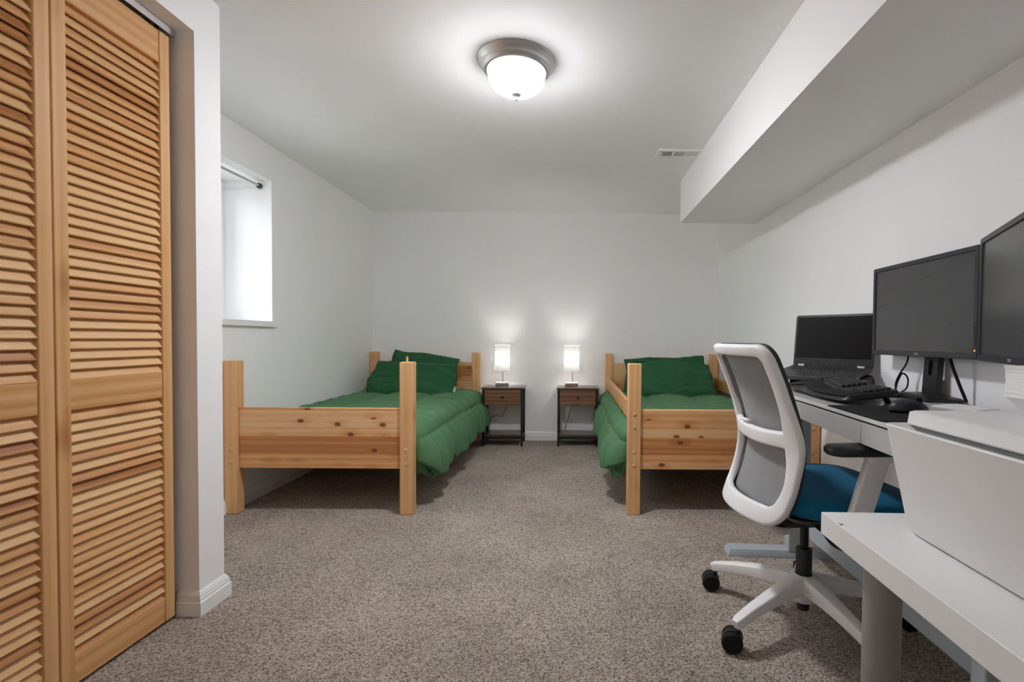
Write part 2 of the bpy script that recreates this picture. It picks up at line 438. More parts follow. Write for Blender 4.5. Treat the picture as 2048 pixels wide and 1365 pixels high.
# closet doors ---------------------------------------------------
def louvre_door(name, y0, y1, label):
    """leaf in the plane X=-1.372..-1.342, y0<y1"""
    xf, xb = -1.338, -1.368
    zt, zb = 1.945, 0.012
    d = thing(name, label, 'door', (-1.353, (y0 + y1) / 2, zb), kind='structure')
    ox, oy = -1.353, (y0 + y1) / 2
    sw = 0.038
    def loc(mb): return mb.xf(Matrix.Translation((-ox, -oy, -zb)))
    for a, c in ((y0, y0 + sw), (y1 - sw, y1)):
        b = MB(); b.box(xb, xf, a, c, zb, zt); loc(b).build('stile', 'stile', d, bevel=0.003)
    mz0, mz1 = 0.757, 0.842
    tz = 1.842; bz = 0.088
    for nm, z0, z1 in (('top_rail', tz, zt), ('middle_rail', mz0, mz1), ('bottom_rail', zb, bz)):
        b = MB(); b.box(xb + 0.003, xf - 0.003, y0 + sw, y1 - sw, z0, z1)
        loc(b).build(nm, 'drail', d, bevel=0.002)
    b = MB(); pitch = 0.0281
    rr = random.Random(name)
    for z0, z1 in ((bz, mz0), (mz1, tz)):
        n = int(round((z1 - z0) / pitch)); p = (z1 - z0) / n
        for i in range(n):
            zc = z0 + (i + 0.5) * p
            # slat: tilted board, outer edge low
            hwid = 0.0165; th = 0.0032
            dx, dz = 0.0094, -0.0170
            L = sqrt(dx * dx + dz * dz); nx, nz = -dz / L * th, dx / L * th
            x = -1.352
            q = []
            for (s, k) in ((-1, -1), (-0.9, 1), (0.92, 1), (1, 0.3), (1, -0.3), (0.92, -1)):
                q.append((x + dx * s + nx * k, zc + dz * s + nz * k))
            jit = rr.uniform(-0.0006, 0.0006)
            r0 = [(a + jit, y0 + sw - 0.004, c) for a, c in q]; r1 = [(a - jit, y1 - sw + 0.004, c) for a, c in q]
            b.loft([r0, r1]); tone = min(1, max(0, rr.gauss(0.40, 0.42))) * 0.95 + 0.001 * i
            b.tone += [tone] * (2 * len(q))
    loc(b).build('slats', 'slat', d)
    return d
louvre_door('door_1', 1.2715, 1.640, 'golden pine louvred closet door leaf next to the closet wall end')
louvre_door('door_2', 0.899, 1.2685, 'golden pine louvred closet door leaf at the left edge of the photo')
tr = thing('door_track', 'thin grey metal bifold track above the louvred closet doors', 'door track', (-1.353, 1.28, DZ))
b = MB(); b.box(-0.016, 0.016, -0.38, 0.38, -0.004, 0.0); b.box(-0.016, -0.013, -0.38, 0.38, -0.026, -0.004); b.box(0.013, 0.016, -0.38, 0.38, -0.026, -0.004)
b.build('track_channel', 'nickel', tr, bevel=0.001)
b = MB(); b.cyl((0, 0.33, -0.037), 0.006, 0.033, 16); b.build('pivot_pin', 'blackmetal', tr, smooth=40)

# ceiling light ---------------------------------------------------
cl = thing('ceiling_light', 'round flush ceiling light with nickel rim and alabaster glass bowl', 'ceiling light', (-0.248, 2.112, ZC))
b = MB(); b.lathe([(0.10, -0.0), (0.163, -0.0), (0.166, -0.004), (0.163, -0.009), (0.160, -0.010), (0.158, -0.014), (0.150, -0.020), (0.146, -0.028), (0.143, -0.036), (0.139, -0.038), (0.137, -0.042), (0.132, -0.047), (0.126, -0.047), (0.126, -0.03), (0.10, -0.02)], n=72)
b.build('rim', 'nickel', cl, smooth=50)
b = MB(); b.lathe([(0.1255, -0.040), (0.1250, -0.052), (0.121, -0.070), (0.113, -0.088), (0.100, -0.105), (0.082, -0.119), (0.060, -0.129), (0.035, -0.1345), (0.012, -0.136), (0.001, -0.136)], n=64)
b.build('glass_bowl', 'dome', cl, smooth=180, label='glowing white swirled glass bowl')
b = MB(); b.lathe([(0.004, -0.134), (0.020, -0.137), (0.0205, -0.140), (0.012, -0.146), (0.006, -0.149), (0.0045, -0.153), (0.0062, -0.157), (0.005, -0.162), (0.001, -0.1635)], n=32)
b.build('finial', 'nickel', cl, smooth=60)

# ceiling vent ----------------------------------------------------
vx, vy = 0.667, 3.109
ve = thing('ceiling_vent', 'white rectangular air vent in the ceiling beside the soffit', 'air vent', (vx, vy, ZC))
b = MB(); W2, H2 = 0.142, 0.068
iw, ih = 0.112, 0.036
b.box(-W2, W2, -H2, -ih, -0.007, 0); b.box(-W2, W2, ih, H2, -0.007, 0); b.box(-W2, -iw, -ih, ih, -0.007, 0); b.box(iw, W2, -ih, ih, -0.007, 0)
for x in (-0.038, 0.038): b.box(x - 0.006, x + 0.006, -ih, ih, -0.007, 0)
b.build('vent_frame', 'trim', ve, bevel=0.002)
for x0, x1, tilt in ((-iw, -0.044, -1), (0.044, iw, 1)):
    b = MB(); n = 8
    for i in range(n):
        xc = x0 + (i + 0.5) * (x1 - x0) / n
        q = [(xc - 0.003 * tilt - 0.0009, -0.001), (xc - 0.003 * tilt + 0.0009, -0.001), (xc + 0.003 * tilt + 0.0009, -0.0065), (xc + 0.003 * tilt - 0.0009, -0.0065)]
        b.loft([[(a, -ih, c) for a, c in q], [(a, ih, c) for a, c in q]])
    b.build('louvres', 'trim', ve)
    b = MB(); b.box(x0, x1, -ih, ih, -0.0008, -0.0002); b.build('duct_shade_sheet', 'dark', ve)  # flat dark sheet stands in for the shade behind the louvres
b = MB()
for i in range(7):
    yc = -ih + (i + 0.5) * 2 * ih / 7
    b.box(-0.032, 0.032, yc - 0.0047, yc + 0.0047, -0.005, -0.001)
b.build('louvres', 'ventdark', ve)

# ------------------------------------------------------------------ beds
def pine_bed(name, label, x0, x1, y0, y1, plugs, rails_hi, dowel):
    t = thing(name, label, 'bed', ((x0 + x1) / 2, y0, 0), group='pine beds along the two walls')
    ox = (x0 + x1) / 2; W = (x1 - x0) / 2; L = y1 - y0
    pw, pd = 0.071, 0.062
    for sx in (-1, 1):
        for yy in (0, L - pd):
            b = MB(); xa = -W if sx < 0 else W - pw
            b.box(xa, xa + pw, yy, yy + pd, 0, 0.829)
            b.build('post', 'pine_z', t, bevel=0.004)
    b = MB(); b.box(-W + pw, W - pw, 0.016, 0.046, 0.247, 0.577); b.build('footboard', 'pine_x', t, bevel=0.004)
    # arched headboard
    b = MB(); n = 33; yb0, yb1 = L - 0.046, L - 0.016
    top = []
    for i in range(n):
        u = -1 + 2 * i / (n - 1); top.append(((W - pw) * u, 0.735 + 0.062 * (0.5 + 0.5 * cos(pi * u))))
    vs = [(x, y, z) for y in (yb0, yb1) for x, z in top] + [(x, y, 0.247) for y in (yb0, yb1) for x, z in top]
    f = []
    for i in range(n - 1):
        f += [(i, i + 1, 2 * n + i + 1, 2 * n + i), (n + i + 1, n + i, 3 * n + i, 3 * n + i + 1), (i, n + i, n + i + 1, i + 1), (2 * n + i, 2 * n + i + 1, 3 * n + i + 1, 3 * n + i)]
    f += [(0, 2 * n, 3 * n, n), (n - 1, 2 * n - 1, 4 * n - 1, 3 * n - 1)]
    b.add(vs, f).build('headboard', 'pine_x', t)
    for sx in (-1, 1):
        xa = -W + 0.022 if sx < 0 else W - 0.046
        b = MB(); b.box(xa, xa + 0.024, pd, L - pd, 0.235, 0.375); b.build('side_rail', 'pine_y', t, bevel=0.003)
        if sx in rails_hi:
            xa = -W + 0.012 if sx < 0 else W - 0.034
            b = MB(); b.box(xa, xa + 0.022, pd, L - pd, 0.507, 0.608); b.build('guard_rail', 'pine_y', t, bevel=0.004)
    b = MB()
    for i in range(9):
        yy = 0.16 + i * (L - 0.32) / 8; b.box(-W + 0.046, W - 0.046, yy - 0.035, yy + 0.035, 0.262, 0.28)
    b.build('slats', 'pine_x', t)
    for sx, z in plugs:
        b = MB(); xa = -W + pw / 2 if sx < 0 else W - pw / 2
        b.lathe([(0.0112, 0.002), (0.0112, -0.0005), (0.009, -0.0022), (0.004, -0.0030), (0.0005, -0.0031)], (xa - 0.006 * sx * 0, 0, z), 20, 'y')
        b.build('bolt_cap', 'plug', t, smooth=50)
    if dowel:
        b = MB(); b.cyl((W - pw / 2 - 0.004, pd / 2, 0.829), 0.0055, 0.030, 16); b.build('dowel_pin', 'plug', t, smooth=40)
    return t
BL = pine_bed('pine_bed', 'honey pine bed against the left wall below the window', -1.872, -0.857, 2.622, 4.575, [(1, 0.353), (1, 0.276), (-1, 0.35), (-1, 0.28)], (), True)
BR = pine_bed('pine_bed', 'honey pine bed with side guard rails against the right wall behind the desk chair', 0.306, 1.356, 2.642, 4.575,
              [(-1, 0.552), (-1, 0.478), (-1, 0.345), (-1, 0.27), (1, 0.552), (1, 0.478), (1, 0.345), (1, 0.27)], (-1, 1), False)

def mattress(x0, x1, y0, y1, label):
    b = MB()
    zs = [(0.0, 0.03), (0.012, 0.008), (0.03, 0.0), (0.115, 0.0), (0.133, 0.008), (0.143, 0.03)]
    b.loft([rrect(x0 + e - (x0 + x1) / 2, x1 - e - (x0 + x1) / 2, y0 + e - y0, y1 - e - y0, 0.05, z, 6) for z, e in zs])
    o = b.build('mattress', 'mattress', smooth=60, loc=((x0 + x1) / 2, y0, 0.281)); tag(o, label, 'mattress', 'mattresses under the green comforters')
mattress(-1.822, -0.908, 2.69, 4.52, 'pale mattress on the left bed, hidden under its green comforter')
mattress(0.358, 1.303, 2.70, 4.52, 'pale mattress on the right bed, hidden under its green comforter')

def comforter(name, label, xin, xedge, side, y0, y1, ztop, zhem, flare, drop_in, seed, front_bulge=0.0, outx=None, pull=0.0):
    """side=+1: hangs at larger X. xin: X at the wall side; xedge: X of the mattress edge; outx: X of the hanging sheet"""
    topw = abs(xedge - xin); xlim = abs(pull - xin)
    ro = 0.055
    xo = outx
    hang = ztop - zhem
    gap = abs(xo - xedge)
    quarter = pi / 2 * ro
    segs = [drop_in, topw - 0.02, gap + 0.02, hang]
    total = drop_in + topw + gap + hang - 0.03
    def base(s, v):
        # s in metres along the section starting at the wall-side hem; returns x (unsigned distance outwards from xin), z
        if s < drop_in:
            return (0.0 + 0.012 * sin(pi * s / max(drop_in, 1e-3)), ztop - 0.02 - (drop_in - s))
        s2 = s - drop_in
        flat = topw + gap - ro
        if s2 < flat:
            crown = 0.012 * sin(pi * min(1, s2 / topw))
            e = max(0.0, 1 - s2 / 0.06) if s2 < 0.06 else 0.0
            sag = 0.0
            return (s2, ztop - 0.02 * e * e + crown - sag)
        s3 = s2 - flat
        if s3 < quarter:
            a = s3 / ro
            return (flat + ro * sin(a), ztop - ro * (1 - cos(a)))
        h = s3 - quarter
        k = h / max(0.05, hang - ro)
        fv = math.exp(-((v - 0.03) / 0.16) ** 2)
        fl = (flare + front_bulge * fv) * sin(pi * min(1.0, 0.62 * k) ** 0.72)
        z = ztop - ro - h * 0.985
        return (flat + ro + fl, z)
    stot = drop_in + (topw + gap - ro) + quarter + (hang - ro)
    ds, dv = 0.36, 0.182
    s_edge = drop_in + topw + gap + 0.03    # long seam just over the edge
    nu, nv = 200, 300
    L = y1 - y0
    hem0 = drop_in + (topw + gap - ro) + quarter
    def P(s, v):
        # rounded front corner of hanging part
        hm = max(0.0, (s - hem0) / (hang - ro))
        x, z = base(s, v)
        yy = y0 + v * L
        vf = v * L
        # front/back corners curl
        if hm > 0:
            if vf < 0.14:
                yy += 0.06 * hm ** 4 * (1 - vf / 0.14)
                z += 0.03 * hm * (1 - vf / 0.14) ** 2
            x += 0.012 * hm * sin(2 * pi * vf / 0.364 + 0.7 + seed) + 0.016 * hm * sin(2 * pi * vf / 0.83 + seed)
            z += 0.008 * sin(2 * pi * vf / 0.41 + seed) * hm
        if x > xlim:
            q = 1 - min(1.0, vf / 0.15)
            x = xlim + (x - xlim) * sqrt(max(0.0, 1 - q * q))
        return Vector((xin + side * x, yy, z))
    def puff(s, v):
        vf = v * L
        wob = 0.018 * noise.noise(Vector((s * 3, vf * 2, seed)))
        a = abs(sin(pi * (vf + wob + 0.06) / dv)) ** 0.55
        d2 = abs(s - s_edge)
        per = ds
        a2 = abs(sin(pi * (s - s_edge + wob) / per)) ** 0.45
        edge = min(1, (stot - s) / 0.03, s / 0.03, vf / 0.09, (L - vf) / 0.035)
        h = 0.058 * (0.02 + 0.98 * a) * (0.40 + 0.60 * a2) * max(0.0, edge) ** 0.5
        h += 0.005 * noise.fractal(Vector((s * 9, vf * 9, seed + 3)), 1.0, 2.0, 4)
        h += 0.0035 * noise.fractal(Vector((s * 14, vf * 42, seed + 5)), 1.0, 2.0, 3)
        return h
    def fn(u, v):
        s = u * stot
        p = P(s, v)
        e = 0.004
        s1, s0 = min(stot, s + e), max(0, s - e); v1, v0 = min(1, v + e), max(0, v - e)
        n = (P(s1, v) - P(s0, v)).cross(P(s, v1) - P(s, v0))
        if n.length < 1e-9: n = Vector((0, 0, 1))
        n.normalize()
        n = n * side
        if n.z < -0.2 : n = -n
        return p + n * puff(s, v)
    b = MB(); b.grid(fn, nu, nv)
    o0 = Vector(((xin + xedge) / 2, (y0 + y1) / 2, ztop))
    b.xf(Matrix.Translation(-o0))
    o = b.build(name, 'comforter', smooth=180, loc=tuple(o0), solid=(0.020, -1.0), recalc=False)
    # orient normals upward
    me = o.data
    up = sum(p.normal.z for p in me.polygons)
    if up < 0: me.flip_normals()
    tag(o, label, 'comforter', 'green quilted comforters on the beds'); return o
comforter('comforter', 'green quilted comforter spread over the left bed, hanging down its aisle side', -1.838, -0.897, 1, 2.688, 4.50, 0.447, 0.150, 0.040, 0.05, 1.3, 0.02, -0.842, -0.874)
comforter('comforter', 'green quilted comforter on the right bed, bulging out under its guard rail', 1.314, 0.348, -1, 2.708, 4.50, 0.442, 0.165, 0.035, 0.05, 4.1, 0.035, 0.285, 0.322)

def pillow(label, W, H, T, loc, rot, seed, ruff=0.0, white=False, mat='pillow'):
    n = 110; m = 80
    def prof(a): return max(0.0, 1 - abs(a) ** 3.2) ** 0.62
    def fn_side(sgn):
        def fn(i, j):
            u = -1 + 2 * i; v = -1 + 2 * j
            ear = 0.055
            x = W / 2 * u * (1 - ear * (1 - v * v) * abs(u) ** 2 * 0.0 - 0.05 * (1 - abs(v) ** 2) * abs(u) ** 6)
            y = H / 2 * v * (1 - 0.07 * (1 - abs(u) ** 2) * abs(v) ** 6 * 1.0)
            x *= sqrt(1 - 0.15 * v * v) * 1.03; y *= sqrt(1 - 0.20 * u * u) * 1.05
            h = T / 2 * (prof(u) * prof(v)) ** 0.75
            e = max(abs(u), abs(v))
            wr = noise.fractal(Vector((u * 2.2 + seed, v * 2.6, sgn)), 1.0, 2.0, 3) * 0.026
            # creases radiating from corners
            for cu, cv in ((1, 1), (-1, 1), (1, -1), (-1, -1)):
                dx, dy = (u - cu) * W, (v - cv) * H
                ang = math.atan2(dy, dx); dist = sqrt(dx * dx + dy * dy)
                wr += 0.010 * sin(ang * 15 + seed * 3 + cu) * math.exp(-dist / 0.16)
            if ruff and u > 0.55:
                k = (u - 0.55) / 0.45
                wr += ruff * k * sin(v * 13 + seed + 3 * u) * 0.6 + ruff * 0.6 * k * noise.noise(Vector((u * 5, v * 6, seed)))
            lf = noise.noise_vector(Vector((u * 1.3 + seed, v * 1.3, seed * 2)))
            x = x * (1 - 0.05 * v) * (1 - 0.045 * (1 - v * v) * u * u) + lf.x * 0.032
            y = y * (1 - 0.05 * (1 - u * u) * v * v) + lf.y * 0.028
            h *= 1.0 - 0.28 * v
            z = sgn * h + wr * (1 if sgn > 0 else 0.6) * (0.35 + 0.65 * min(1, h / (T * 0.2)))
            if e > 0.999: z = 0.010 * noise.noise(Vector((u * 4 + seed, v * 4, 2)))
            return (x, y, z)
        return fn
    b = MB(); b.grid(fn_side(1), n, m); b.grid(fn_side(-1), n, m)
    o = b.build('pillow', mat, smooth=180, loc=loc, rot=rot)
    bm = bmesh.new(); bm.from_mesh(o.data); bmesh.ops.remove_doubles(bm, verts=bm.verts, dist=1e-5)
    bmesh.ops.recalc_face_normals(bm, faces=bm.faces); bm.to_mesh(o.data); bm.free(); o.data.shade_smooth()
    tag(o, label, 'pillow', 'green pillows at the heads of the beds')
    if white:
        # the white pillow showing in the open end of the case
        b = MB()
        def wf(i, j):
            a = 2 * pi * i; h = -1 + 2 * j
            return (W / 2 - 0.030 + 0.022 * sqrt(max(0, 1 - h * h)) * cos(a), -0.075 + 0.06 * h, 0.0 + 0.016 * sqrt(max(0, 1 - h * h)) * sin(a))
        b.grid(wf, 20, 14, closeu=True)
        b.build('pillow_filling', 'pillowwhite', o, smooth=180, label='white inner pillow showing at the open end of the case')
    return o
tilt = rad(60)
pillow('dark green pillow leaning on another against the left bed headboard, wrinkled open end', 0.77, 0.42, 0.21, (-1.370, 4.200, 0.578), (rad(54), rad(2), rad(0)), 2.0, 0.022, True)
pillow('dark green pillow at the back of the left bed, only its top edge showing', 0.66, 0.42, 0.15, (-1.34, 4.395, 0.625), (rad(70), rad(8), 0), 5.2)
pillow('large dark green pillow in front on the right bed', 0.74, 0.43, 0.22, (0.870, 4.205, 0.582), (rad(55), rad(1), rad(-3)), 8.4)
pillow('dark green pillow mostly hidden behind the front pillow of the right bed', 0.80, 0.40, 0.13, (0.85, 4.40, 0.62), (rad(70), rad(-3), 0), 11.0)

# ------------------------------------------------------------------ nightstands
def nightstand(cx, y0, label, rz=0.0):
    t = thing('nightstand', label, 'nightstand', (cx, y0, 0), rz, 'walnut and black metal nightstands')
    W, D, H = 0.378, 0.262, 0.527
    h = W / 2; L = 0.019
    b = MB(); b.box(-h, h, 0, D, H - 0.016, H); b.build('top', 'walnut_top', t, bevel=0.0015)
    for sx in (-1, 1):
        for yy in (0.010, D - 0.010 - L):
            xa = -h + 0.008 if sx < 0 else h - 0.008 - L
            b = MB(); b.box(xa, xa + L, yy, yy + L, 0, H - 0.016); b.build('leg', 'blackmetal', t, bevel=0.001)
    xi = h - 0.008 - L
    b = MB(); b.box(-xi, xi, 0.03, D - 0.02, H - 0.158, H - 0.018); b.build('drawer_case', 'walnut', t)
    dr = MB(); dr.box(-xi + 0.003, xi - 0.003, 0.013, 0.029, H - 0.160, H - 0.019)
    dro = dr.build('drawer', 'walnut', t, bevel=0.0015)
    b = MB()
    for (x, z, ww, hh_) in ((0, H - 0.086, 0.026, 0.020),):
        b.box(x - 0.003, x + 0.003, 0.004, 0.0135, z - 0.003, z + 0.003)
        b.box(x - ww / 2, x + ww / 2, -0.003, 0.005, z - 0.004, z + 0.004)
        b.box(x - 0.006, x + 0.006, -0.003, 0.005, z - hh_ / 2, z + hh_ / 2)
    b.build('knob', 'blackmetal', dro, bevel=0.0015)
    b = MB(); b.box(-xi, xi, 0.012, D - 0.012, 0.088, 0.104); b.build('shelf', 'walnut_top', t, bevel=0.001)
    for yy in (0.010, D - 0.010 - L):
        b = MB(); b.box(-xi, xi, yy + 0.002, yy + L - 0.002, 0.068, 0.087); b.build('crossbar', 'blackmetal', t)
    for sx in (-1, 1):
        xa = sx * (h - 0.008 - L / 2)
        b = MB()
        b.box(xa - 0.006, xa + 0.006, 0.029, D - 0.029, 0.07, 0.087)
        for (ya, za, yb, zb_) in ((0.029, 0.09, D - 0.029, H - 0.02), (D - 0.029, 0.09, 0.029, H - 0.02)):
            b.sweep([(xa, ya, za), (xa, (ya + yb) / 2, (za + zb_) / 2), (xa, yb, zb_)], lambda i, tt: rp(0.006, 0.012, 0.1, 1), up=(1, 0, 0))
        b.build('side_brace', 'blackmetal', t)
    return t
nightstand(-0.616, 4.305, 'dark walnut nightstand with black metal legs next to the left bed', rad(1.0))
nightstand(0.052, 4.315, 'dark walnut nightstand with black metal legs next to the right bed')

def lamp(x, y, rz, label, cord_pts, basemat, pw):
    z0 = 0.527
    t = thing('table_lamp', label, 'table lamp', (x, y, z0), rz, 'lit bedside lamps')
    b = MB(); b.box(-0.058, 0.058, -0.045, 0.045, 0, 0.030); b.build('base', basemat, t, bevel=0.003)
    b = MB(); b.box(-0.057, 0.057, -0.044, 0.044, 0.030, 0.037); b.build('base_top', 'white', t, bevel=0.003)
    b = MB(); b.box(0.018, 0.045, -0.02, 0.0, 0.037, 0.0385); b.build('charging_port', 'blackgloss', t)
    b = MB(); b.box(-0.045, -0.03, -0.02, -0.008, 0.037, 0.0385); b.build('charging_port', 'blackgloss', t)
    b = MB(); b.cyl((0.005, 0, 0.037), 0.0058, 0.115, 16); b.build('stem', 'nickel', t, smooth=40)
    # square open shade, with thickness
    s = 0.069; zb, zt = 0.143, 0.374; r = 0.008
    b = MB(); th = 0.0012
    b.loft([rrect(-s, s, -s, s, r, zb), rrect(-s, s, -s, s, r, zt), rrect(-s + th, s - th, -s + th, s - th, r, zt), rrect(-s + th, s - th, -s + th, s - th, r, zb)], closed=True)
    sh = b.build('lamp_shade', 'shade', t, smooth=40)
    b = MB()
    for a in (0, pi / 2):
        e = (s - 0.002)
        b.sweep([(-e * cos(a), -e * sin(a), 0.20), (0, 0, 0.20), (e * cos(a), e * sin(a), 0.20)], lambda i, tt: rp(0.002, 0.002, 0.3, 1))
    b.build('shade_ring', 'nickel', sh)
    b = MB(); b.cyl((0.005, 0, 0.152), 0.012, 0.045, 16); b.build('socket', 'white', t, smooth=40)
    b = MB(); b.tube(cord_pts, 0.0024, 8); b.build('cord', 'cord', t, smooth=60, label='thin brown power cord')
    li = bpy.data.lights.new('bulb', 'POINT'); li.energy = pw; li.color = (1.0, 0.97, 0.93); li.shadow_soft_size = 0.022
    lo = bpy.data.objects.new('bulb', li); COL.objects.link(lo); lo.parent = t; lo.location = (0.005, 0, 0.255)
    return t
lamp(-0.637, 4.435, rad(7), 'lit square white table lamp on the nightstand by the left bed',
     [(0.03, 0.045, 0.012), (0.05, 0.128, 0.006), (0.06, 0.137, -0.01), (0.055, 0.137, -0.14), (0.022, 0.140, -0.25), (-0.01, 0.140, -0.297), (-0.06, 0.138, -0.287), (-0.105, 0.138, -0.31), (-0.125, 0.138, -0.365), (-0.127, 0.138, -0.44), (-0.127, 0.136, -0.50)], 'lampbase', 0.52)
lamp(-0.004, 4.435, rad(-1), 'lit square white table lamp on the nightstand by the right bed',
     [(0.0, 0.045, 0.012), (0.0, 0.128, 0.006), (-0.002, 0.139, -0.01), (-0.008, 0.140, -0.18), (-0.03, 0.140, -0.30), (-0.058, 0.138, -0.38), (-0.068, 0.136, -0.45), (-0.07, 0.136, -0.50)], 'lampbasewarm', 0.52)

# ------------------------------------------------------------------ desk
DZ0 = 0.75; DA = -math.atan(0.0656)
DK = Vector((0.838, 1.735, 0))
desk = thing('desk', 'pale grey standing desk with drawer front along the right wall under the screens', 'desk', tuple(DK), DA)
Rd = Matrix.Rotation(-DA, 4, 'Z') @ Matrix.Translation(-DK)
def toD(p): return Rd @ Vector(p)
b = MB(); b.loft([rrect(0, 0.460, -0.655, 0.79, 0.008, 0.738), rrect(0, 0.460, -0.655, 0.79, 0.008, 0.75)]); b.build('desktop', 'desktop', desk, smooth=40, bevel=0.0015)
b = MB(); b.box(0.004, 0.452, -0.645, 0.78, 0.7305, 0.738); b.build('groove_shade_strip', 'darkedge', desk)  # charcoal strip put in as the shade of the groove under the desktop
for y0, y1 in ((-0.648, -0.3735), (-0.3715, 0.783)):
    b = MB(); b.box(0.001, 0.021, y0, y1, 0.672, 0.7325); b.build('drawer_front', 'deskfront', desk, bevel=0.0015)
b = MB(); b.box(0.021, 0.445, -0.64, 0.77, 0.690, 0.728); b.build('drawer_body', 'deskfront', desk)
for yc, x0, x1 in ((0.425, 0.098, 0.188), (-0.58, 0.178, 0.232)):
    b = MB(); b.loft([rrect(x0, x1, yc - 0.025, yc + 0.025, 0.006, 0.03), rrect(x0, x1, yc - 0.025, yc + 0.025, 0.006, 0.69)])
    b.build('leg_column', 'deskleg', desk, smooth=40)
for yc in (0.435, -0.58):
    b = MB(); b.loft([rrect(-0.165, 0.42, yc - 0.04, yc + 0.04, 0.006, 0.0), rrect(-0.165, 0.42, yc - 0.04, yc + 0.04, 0.006, 0.010), rrect(-0.155, 0.42, yc - 0.03, yc + 0.035, 0.006, 0.030)])
    b.build('foot', 'deskleg', desk, smooth=30)
b = MB(); b.box(1.012, 1.040, 1.185, 2.135, 0.12, 0.215); b.xf(Rd)
b.build('crossbar', 'deskleg', desk, bevel=0.002)
b = MB(); b.tube([(0.99, 1.30, 0.688), (0.985, 1.33, 0.64), (0.982, 1.375, 0.575), (0.985, 1.41, 0.552), (0.99, 1.425, 0.585), (1.0, 1.44, 0.65), (1.01, 1.45, 0.690)], 0.0035); b.xf(Rd)
b.build('cable', 'rubber', desk, smooth=60, label='black cable looping under the desk')

# ------------------------------------------------------------------ monitors
def text_mesh(txt, size, name, mat, parent, mtx, extrude=0.0004):
    cu = bpy.data.curves.new('txt', 'FONT'); cu.body = txt; cu.size = size; cu.align_x = 'CENTER'; cu.align_y = 'CENTER'; cu.extrude = extrude
    tmp = bpy.data.objects.new('txt', cu); COL.objects.link(tmp)
    bpy.context.view_layer.update()
    me = bpy.data.meshes.new_from_object(tmp.evaluated_get(bpy.context.evaluated_depsgraph_get()))
    bpy.data.objects.remove(tmp); bpy.data.curves.remove(cu)
    me.name = name; me.transform(mtx); me.materials.clear(); me.materials.append(M[mat])
    o = bpy.data.objects.new(name, me); COL.objects.link(o); o.parent = parent; return o

